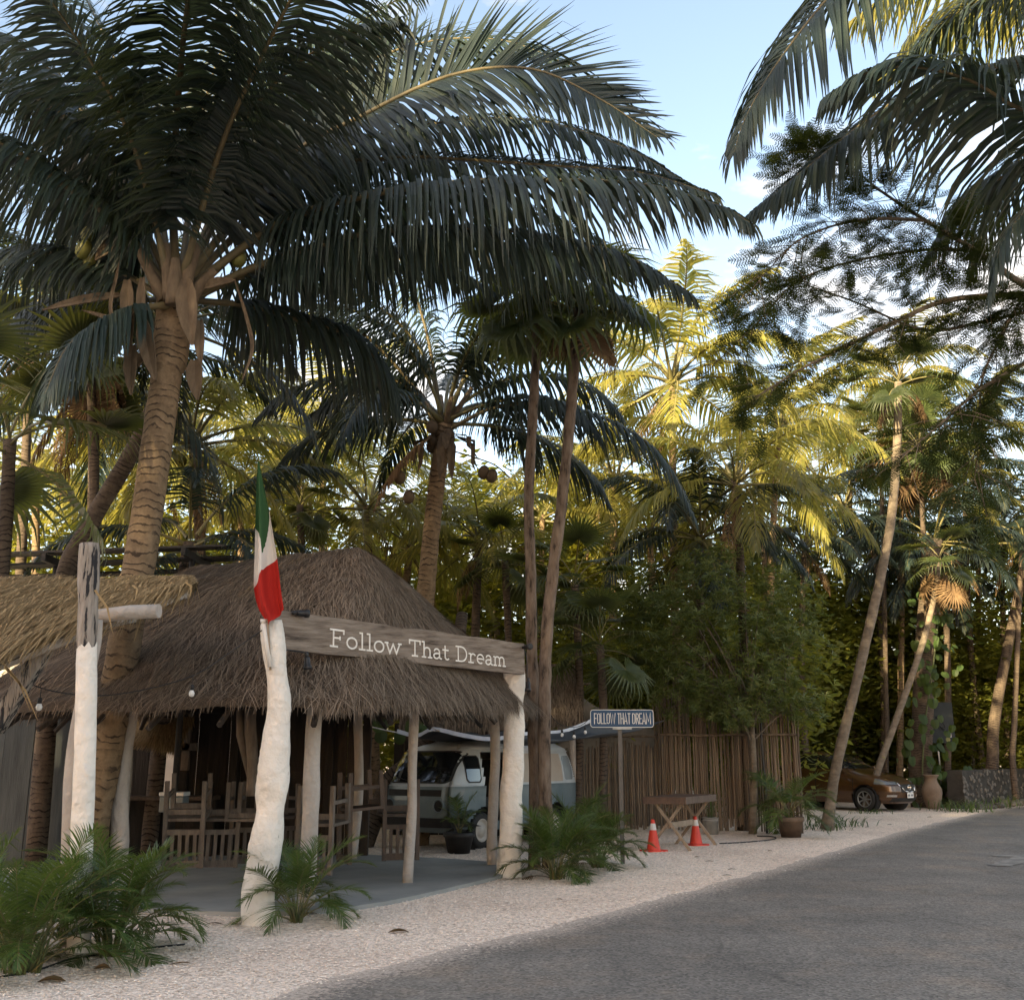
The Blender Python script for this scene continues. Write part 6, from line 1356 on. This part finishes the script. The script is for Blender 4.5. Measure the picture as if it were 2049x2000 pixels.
# ------------------------------------------------------------------ clay urn, stone wall, board and trunks beyond the car
p = G(1868,1618); ur = thing('clay_urn', 'tall narrow-necked clay urn standing beside the car bonnet', 'urn', p); m = MB(); M['urn'] = surf('dusty_clay', [(.12,.085,.060), (.20,.148,.108)], 2.5, .85, .15)
m.lathe([(0,.01),(.17,0),(.22,.10),(.27,.30),(.31,.50),(.30,.62),(.24,.74),(.19,.84),(.185,.92),(.22,.99),(.255,1.02),(.255,1.05),(.21,1.05),(.15,.95),(.12,.80)], p, 28); m.build('body', M['urn'], ur)
M['stone'] = surf('field_stone', [(.065,.060,.052), (.15,.136,.118)], 4, .95, .4, 14, rvar=.4); M['mortar'] = surf('dark_mortar', [(.018,.017,.015), (.042,.039,.034)], 3, .95, .5, 9)
sa, sb = G(1932,1618), G(2080,1600); swl = thing('stone_wall', 'low dark wall of rounded field stones beside the road bend', 'wall', sa); dx = (sb-sa).normalized(); nx_ = V((dx.y,-dx.x,0))
m = MB(); q = [sa+nx_*.0, sb, sb-nx_*.5, sa-nx_*.5]; m.add(q+[p+V((0,0,1.18)) for p in q], [(3,2,1,0),(4,5,6,7),(0,1,5,4),(1,2,6,5),(2,3,7,6),(3,0,4,7)]); m.build('core', M['mortar'], swl)
STN = []
for v in range(4):
    bmx = bmesh.new(); bmesh.ops.create_icosphere(bmx, subdivisions=2, radius=1); 
    for vv in bmx.verts: vv.co *= 1+.28*noise.noise(vv.co*1.4+V((v*7,0,0)))
    me = bpy.data.meshes.new('stone'); bmx.to_mesh(me); bmx.free(); me.materials.append(M['stone']); me.polygons.foreach_set('use_smooth', [True]*len(me.polygons)); STN.append(me)
rr = random.Random(9); inv = wm(swl).inverted(); Ls = (sb-sa).length; cnt = 0
while cnt < 210:
    u = rr.random()**1.4*Ls; z = rr.uniform(.05,1.15)
    p = sa+dx*u+V((0,0,z))+nx_*.01; s = rr.uniform(.04,.085); inst(rr.choice(STN), 'stone', swl, inv @ p, (rr.uniform(-.2,.2), rr.uniform(-.5,.5), atan2(dx.y,dx.x)), (s*1.35, s*.42, s*.9)); cnt += 1
for i in range(30):
    u = rr.random()*5; p = sa+dx*u+nx_*rr.uniform(.15,.75)+V((0,0,.06)); s = rr.uniform(.08,.22); o = inst(rr.choice(STN), 'stone', None, p, (rr.uniform(-.3,.3), rr.uniform(-.3,.3), rr.uniform(0,6)), (s*1.4, s, s*.6)); tag(o, 'loose grey stone lying at the foot of the stone wall', 'stone', 'loose stones along the wall foot')
for i, (px, py, n_, h_, lab) in enumerate(((1945,1624,70,.55,'dark strappy weeds at the corner of the stone wall'), (1985,1616,60,.5,'dark strappy weeds along the middle of the stone wall'), (2030,1612,60,.55,'dark strappy weeds at the far end of the stone wall'), (1905,1622,60,.6,'leafy weeds between the urn and the stone wall'))): grass_tuft(lab, G(px,py), n_, h_, 20+i, .45)
# grey-blue board with graffiti behind the urn
p = AY(1880,1445,35.5); nb = thing('notice_board', 'grey-blue board with scribbled black graffiti and stickers on a pole behind the urn', 'sign', (p.x,p.y,0)); M['boardgrey'] = surf('grey_blue_metal', [(.018,.022,.024), (.030,.035,.036)], 3, .9)
m = MB(); m.box(p, (.95,.03,1.35)); bp_ = m.build('panel', M['boardgrey'], nb); m = MB(); m.tube([(p.x-.12,p.y+.05,0),(p.x-.12,p.y+.05,p.z+.6)], .035, 8); m.build('pole', M['steel'], nb)
m = MB()
q = [p+V((.02+.16*cos(t*1.7)*(.5+.5*sin(t*.6)), -.022, -.02+.22*sin(t))) for t in [i*.35 for i in range(40)]]; m.tube(q, .012, 4, False); m.build('graffiti', M['rubber'], bp_)
m = MB(); m.box(p+V((.28,-.02,-.42)), (.13,.01,.13)); m.build('sticker', M['signwhite'], bp_); m = MB(); m.lathe([(0,0),(.08,0)], p+V((.22,-.022,-.56)), 16, 0, Matrix.Rotation(pi/2,3,'X')); m.build('sticker', M['coco'], bp_)
BT2 = [(1846,1440,35.0,1838,1620,.36,1800,'thick shaded palm trunk wrapped in vine leaves behind the urn','trunk_dark'), (1990,1440,37.5,1965,1600,.20,2060,'leaning brown trunk over the stone wall','trunk_dark'), (2030,1440,36.5,2022,1612,.10,2045,'slim dark trunk at the end of the stone wall','trunk_dark'), (1772,1440,40,1766,1580,.16,1752,'slim black trunk behind the parked car','trunk_dark')]
for cx, cy, Y, bx_, by_, r, tx_, lab, tm in BT2:
    b0 = base_under(bx_,Y); o = thing('palm_trunk', lab, 'palm', b0); P_ = crv([b0, AY(cx-4,1520,Y), AY(cx,cy,Y), AY((cx+tx_)/2+30 if cx == 1846 else (cx+tx_)/2,1250,Y), AY(tx_+70 if cx == 1846 else tx_,1080,Y)], 6); m = MB(); m.tube(P_, [r*(1.15-.4*i/len(P_)) for i in range(len(P_))], 12, along=True, lump=.08); m.build('trunk', M[tm], o); crown(o, P_[-1], 12, 3.8, 'far', int(cx), 1, 5, 3)
vn = thing('climbing_vine', 'big-leaved climbing vine hanging on the thick palm trunk behind the urn', 'vine', base_under(1850,34.4)); rr = random.Random(77)
vst = crv([base_under(1850,34.45), AY(1846,1560,34.45), AY(1852,1440,34.45), AY(1866,1340,34.45), AY(1876,1250,34.45)], 6); m = MB(); m.tube(vst, .03, 6, False); m.build('stem', M['stem'], vn)
for i in range(110):
    x = rr.gauss(1866,30); y = rr.uniform(1180,1580); disc_leaf(vn, AY(x,y,34.3+rr.uniform(-.4,.2)), rr.uniform(.07,.17), (rr.gauss(0,.8),-1,rr.uniform(-.2,1.2)))
for i in range(30):
    x = rr.gauss(1880,36); y = rr.uniform(1540,1612); disc_leaf(vn, AY(x,y,34.9+rr.uniform(-.2,.3)), rr.uniform(.08,.2), (rr.gauss(0,.5),-.8,rr.uniform(.2,1)))

# ------------------------------------------------------------------ palm and feathery tree reaching in from the right
CT = AY(2330,60,11.2); bT = V((CT.x+.6, CT.y+.3, 0)); tr = thing('coconut_palm', 'coconut palm outside the right edge whose long fronds hang over the road', 'palm', bT)
P_ = trunk_path(bT, CT, (.3,.1)); m = MB(); m.tube(P_, [.2-.06*i/len(P_) for i in range(len(P_))], 14, along=True, lump=.05); m.build('trunk', M['trunk'], tr)
TF = [([(2330,60,11.2),(2150,-190,11),(1950,-190,10.8),(1760,-100,10.6),(1650,5,10.5),(1550,135,10.4),(1490,240,10.4),(1468,310,10.4)], 2.0, 130, .40, 'frond', (0,-.5,.85)),
      ([(2330,60,11.2),(2200,260,10.2),(2049,221,10),(1938,160,9.9),(1828,134,9.9),(1736,145,9.8),(1655,195,9.8)], 1.75, 120, .36, 'frond', None),
      ([(2330,60,11.2),(2180,100,11.4),(2000,130,11.4),(1850,172,11.3),(1740,238,11.2),(1620,332,11.1),(1500,428,11)], 1.6, 110, .34, 'frond', (0,-.4,.9)),
      ([(2330,60,11.4),(2200,-160,13),(2000,-90,14),(1820,-30,14.4),(1680,60,14.6)], 1.9, 110, .45, 'frond_sun', None),
      ([(2330,60,11.4),(2150,-20,13.5),(1980,-10,14.5),(1850,60,15),(1760,160,15.2)], 1.9, 110, .45, 'frond_sun', None),
      ([(2330,80,11.0),(2180,330,10.3),(2080,400,10),(2010,480,9.9),(1980,590,9.9)], 1.3, 70, .4, 'frond', None),
      ([(2330,80,11.3),(2200,280,12),(2060,330,12.6),(1930,400,13),(1850,520,13.2)], 1.3, 74, .42, 'frond', None),
      ([(2330,40,11.2),(2200,-250,10.4),(2050,-420,9.5),(1900,-480,8.6)], 1.3, 70, .3, 'frond', None)]
for i, (l, ll, n, dr, mt, nr) in enumerate(TF): frond_mb(pxp(l), ll, n, dr, .068, 400+i, .055, .2, V(nr).normalized() if nr else None, seg=4, fold=.12, kink=.10).build('frond', [M[mt], M['petiole']], tr)
crown(tr, CT, 8, 4.2, 'mid', 55, 1, 5, 2, 2.5)
# feathery tree
ft_b = V((AY(2330,600,12.6).x, 12.6, 0)); ft = thing('feathery_tree', 'feathery-leaved tree whose dark branches cross the sky from the right', 'tree', ft_b); m = MB(); mbf = MB(); rr = random.Random(66)
limbs = [[(2330,760,12.6),(2180,640,12.4),(2049,570,12.2),(1950,500,12.1),(1850,440,12.0),(1760,380,11.9),(1700,330,11.9)],
         [(2330,700,12.6),(2160,600,12.5),(2049,590,12.5),(1900,600,12.4),(1800,640,12.3),(1700,690,12.2),(1600,740,12.1),(1520,790,12.0)],
         [(2160,600,12.5),(1980,640,12.8),(1850,660,13),(1700,600,13.2),(1560,560,13.3),(1480,590,13.4)],
         [(1950,500,12.1),(1850,500,12.4),(1720,520,12.6),(1600,560,12.7),(1520,640,12.8),(1440,720,12.8)],
         [(2180,640,12.4),(2060,720,12.2),(1960,780,12.0),(1880,850,11.9),(1800,920,11.9)],
         [(2049,590,12.5),(2000,680,12.4),(1965,760,12.3),(1960,860,12.3),(1950,960,12.3)],
         [(1850,440,12.0),(1720,440,11.9),(1600,480,11.9),(1520,560,11.9)],
         [(1700,330,11.9),(1650,312,11.9),(1600,300,11.9)]]
trk = crv([ft_b, ft_b+V((.1,0,2)), ft_b+V((-.1,0,4.2)), AY(2330,760,12.6), AY(2330,640,12.6)], 5); m.tube(trk, [.22-.004*i for i in range(len(trk))], 12, lump=.1)
def feather(mb, p, d, L, rr, pairs=9):
    """twice-divided leaf: a midrib with pairs of narrow pinnae, each a row of tiny leaflets"""
    d = d.normalized(); up = V((rr.gauss(0,.25), rr.gauss(0,.25), 1)).normalized(); s = d.cross(up).normalized(); nv = s.cross(d)
    q1 = p+d*L+V((0,0,-.22*L)); mb.add([p-s*.002, p+s*.002, q1+s*.001, q1-s*.001], [(0,1,2,3)])
    for i in range(pairs):
        t = .12+.86*i/(pairs-1); c = p.lerp(q1,t)-V((0,0,.06*L*sin(pi*t))); l = L*.27*sin(pi*(.18+.74*t))
        for sg_ in (-1,1):
            e = (s*sg_+d*.55+V((0,0,-.15+rr.gauss(0,.08)))).normalized(); w_ = e.cross(nv).normalized()
            k = 5
            for j in range(k):
                a = c+e*l*(j+.1)/k; b = c+e*l*(j+.85)/k; h = w_*(.0095*(1-.25*j/k)); mb.add([a-h, a+h, b+h*.9, b-h*.9], [(0,1,2,3)])
for li, l in enumerate(limbs):
    P_ = crv([AY(*q) for q in l], 6); k = len(P_); r0 = (.062,.058,.028,.026,.036,.022,.026,.022)[li]; m.tube(P_, [max(.006, r0*(1-.9*i/k)) for i in range(k)], 7, False, .05, li)
    for i in range(3 if li < 2 else 1, k):
        for _ in range(2):
            p = P_[i]; t = (P_[i]-P_[i-1]).normalized(); d = (t*rr.uniform(.2,.9)+V((rr.gauss(0,.55), rr.gauss(0,.55), rr.gauss(-.05,.28)))).normalized(); L = rr.uniform(.3,.75); e = p+d*L+V((0,0,-.05)); m.tube([p, p.lerp(e,.5)+V((0,0,.03)), e], [.007,.005,.003], 4, False)
            for q in range(rr.randrange(4,7)): f = rr.uniform(.3,1); feather(mbf, p.lerp(e,f), d+V((rr.gauss(0,.6), rr.gauss(0,.6), rr.gauss(0,.2))), rr.uniform(.26,.46), rr, 11)
m.build('trunk', M['bark_thin'], ft); mbf.build('crown', M['feather'], ft)

# ------------------------------------------------------------------ small things on the ground
M['dryleaf'] = leafmat('dry_leaf', [(.055,.035,.020), (.12,.080,.042), (.20,.13,.05)], .15, (.3,.2,.08), .7, .2)
rr = random.Random(15)
def dry_leaf(label, p, L, wd, a, group=None):
    m = MB(); d = V((cos(a), sin(a), 0)); s = V((-sin(a), cos(a), 0)); pts = [V((p.x,p.y,p.z+.006))+d*L*(t-.5)+V((0,0,.012*sin(pi*t)*L/.2)) for t in (0,.25,.5,.75,1)]; m.ribbon(pts, [wd*.15,wd*.8,wd,wd*.7,wd*.05], s, 0, .22, V((0,0,1))); tag(m.build('fallen_leaf', M['dryleaf']), label, 'leaf', group)
dry_leaf('large curled ochre leaf lying on the gravel below the left palm clumps', G(103,1965), .20, .11, .2); dry_leaf('round brown leaf on the gravel in front of the second palm clump', G(204,1939), .13, .11, .1); dry_leaf('dark curled leaf lying alone on the gravel toward the road', G(798,1866), .20, .09, .15)
for px, py in [(363,1930),(250,1905),(620,1830),(430,1850),(1420,1724),(1541,1703),(1465,1740),(1455,1752),(1610,1660),(1735,1655),(1780,1650),(1860,1635),(1960,1618),(1690,1655),(1395,1715),(1120,1800)]:
    dry_leaf('small dark dry leaf scattered on the pale gravel', G(px,py), rr.uniform(.07,.20), rr.uniform(.03,.06), rr.uniform(-.6,.6), 'dry leaves scattered on the gravel')
hs_ = MB(); hs_.tube(crv([G(1440,1688), G(1480,1686), G(1530,1682), G(1552,1678), G(1545,1674), G(1515,1673)], 6), .012, 6); o = hs_.build('garden_hose', M['cable']); o.location.z = .012; tag(o, 'thin dark hose looped on the gravel before the clay pot', 'hose')
hs_ = MB(); hs_.tube(crv([G(0,1956), G(80,1940), G(150,1918), G(240,1905), G(320,1895), G(370,1890)], 6), .008, 6); o = hs_.build('ground_cable', M['cable']); o.location.z = .008; tag(o, 'dark cable lying on the gravel under the left palm clumps', 'cable')
# pebbles
pb_ = MB(); rr = random.Random(2); M['pebble'] = leafmat('pebble', [(.46,.38,.31), (.70,.61,.52), (.80,.72,.63), (.58,.49,.41)], 0.0, (1,1,1), .9, .15, vmin=1, vmax=1)
def edge_dist(p):
    best = min(((p-q).length_squared, i) for i, q in enumerate(EDGE_NEAR)); q = EDGE_NEAR[best[1]]; i = best[1]; t = (EDGE_NEAR[min(i+1,len(EDGE_NEAR)-1)]-EDGE_NEAR[max(i-1,0)]).normalized(); return (p-q).dot(V((t.y,-t.x,0)))
EDGE_NEAR = [q for q in EDGE if 4 < q.y < 30][::3]
cnt = 0
while cnt < 42000:
    Y = 7.0*(3.0**rr.random()); X = rr.uniform(-.56,.45)*Y; p = V((X,Y,0)); e = edge_dist(p)
    if e > .0 and rr.random() > .5*exp(-e*14): continue
    cnt += 1; s = rr.uniform(.006,.016)*(.75+Y*.03); a = rr.uniform(0,6); h = s*rr.uniform(.5,.9); z = .0 if e < 0 else .006
    q = [V((X+s*cos(a+k*1.571)*rr.uniform(.7,1.2), Y+s*sin(a+k*1.571)*rr.uniform(.7,1.2), z+h*.35)) for k in range(4)]; b = pb_.add(q+[V((X+rr.uniform(-s,s)*.3, Y, z+h))], [(0,1,4),(1,2,4),(2,3,4),(3,0,4)])
pb_.build('gravel', M['pebble'], kind='stuff')
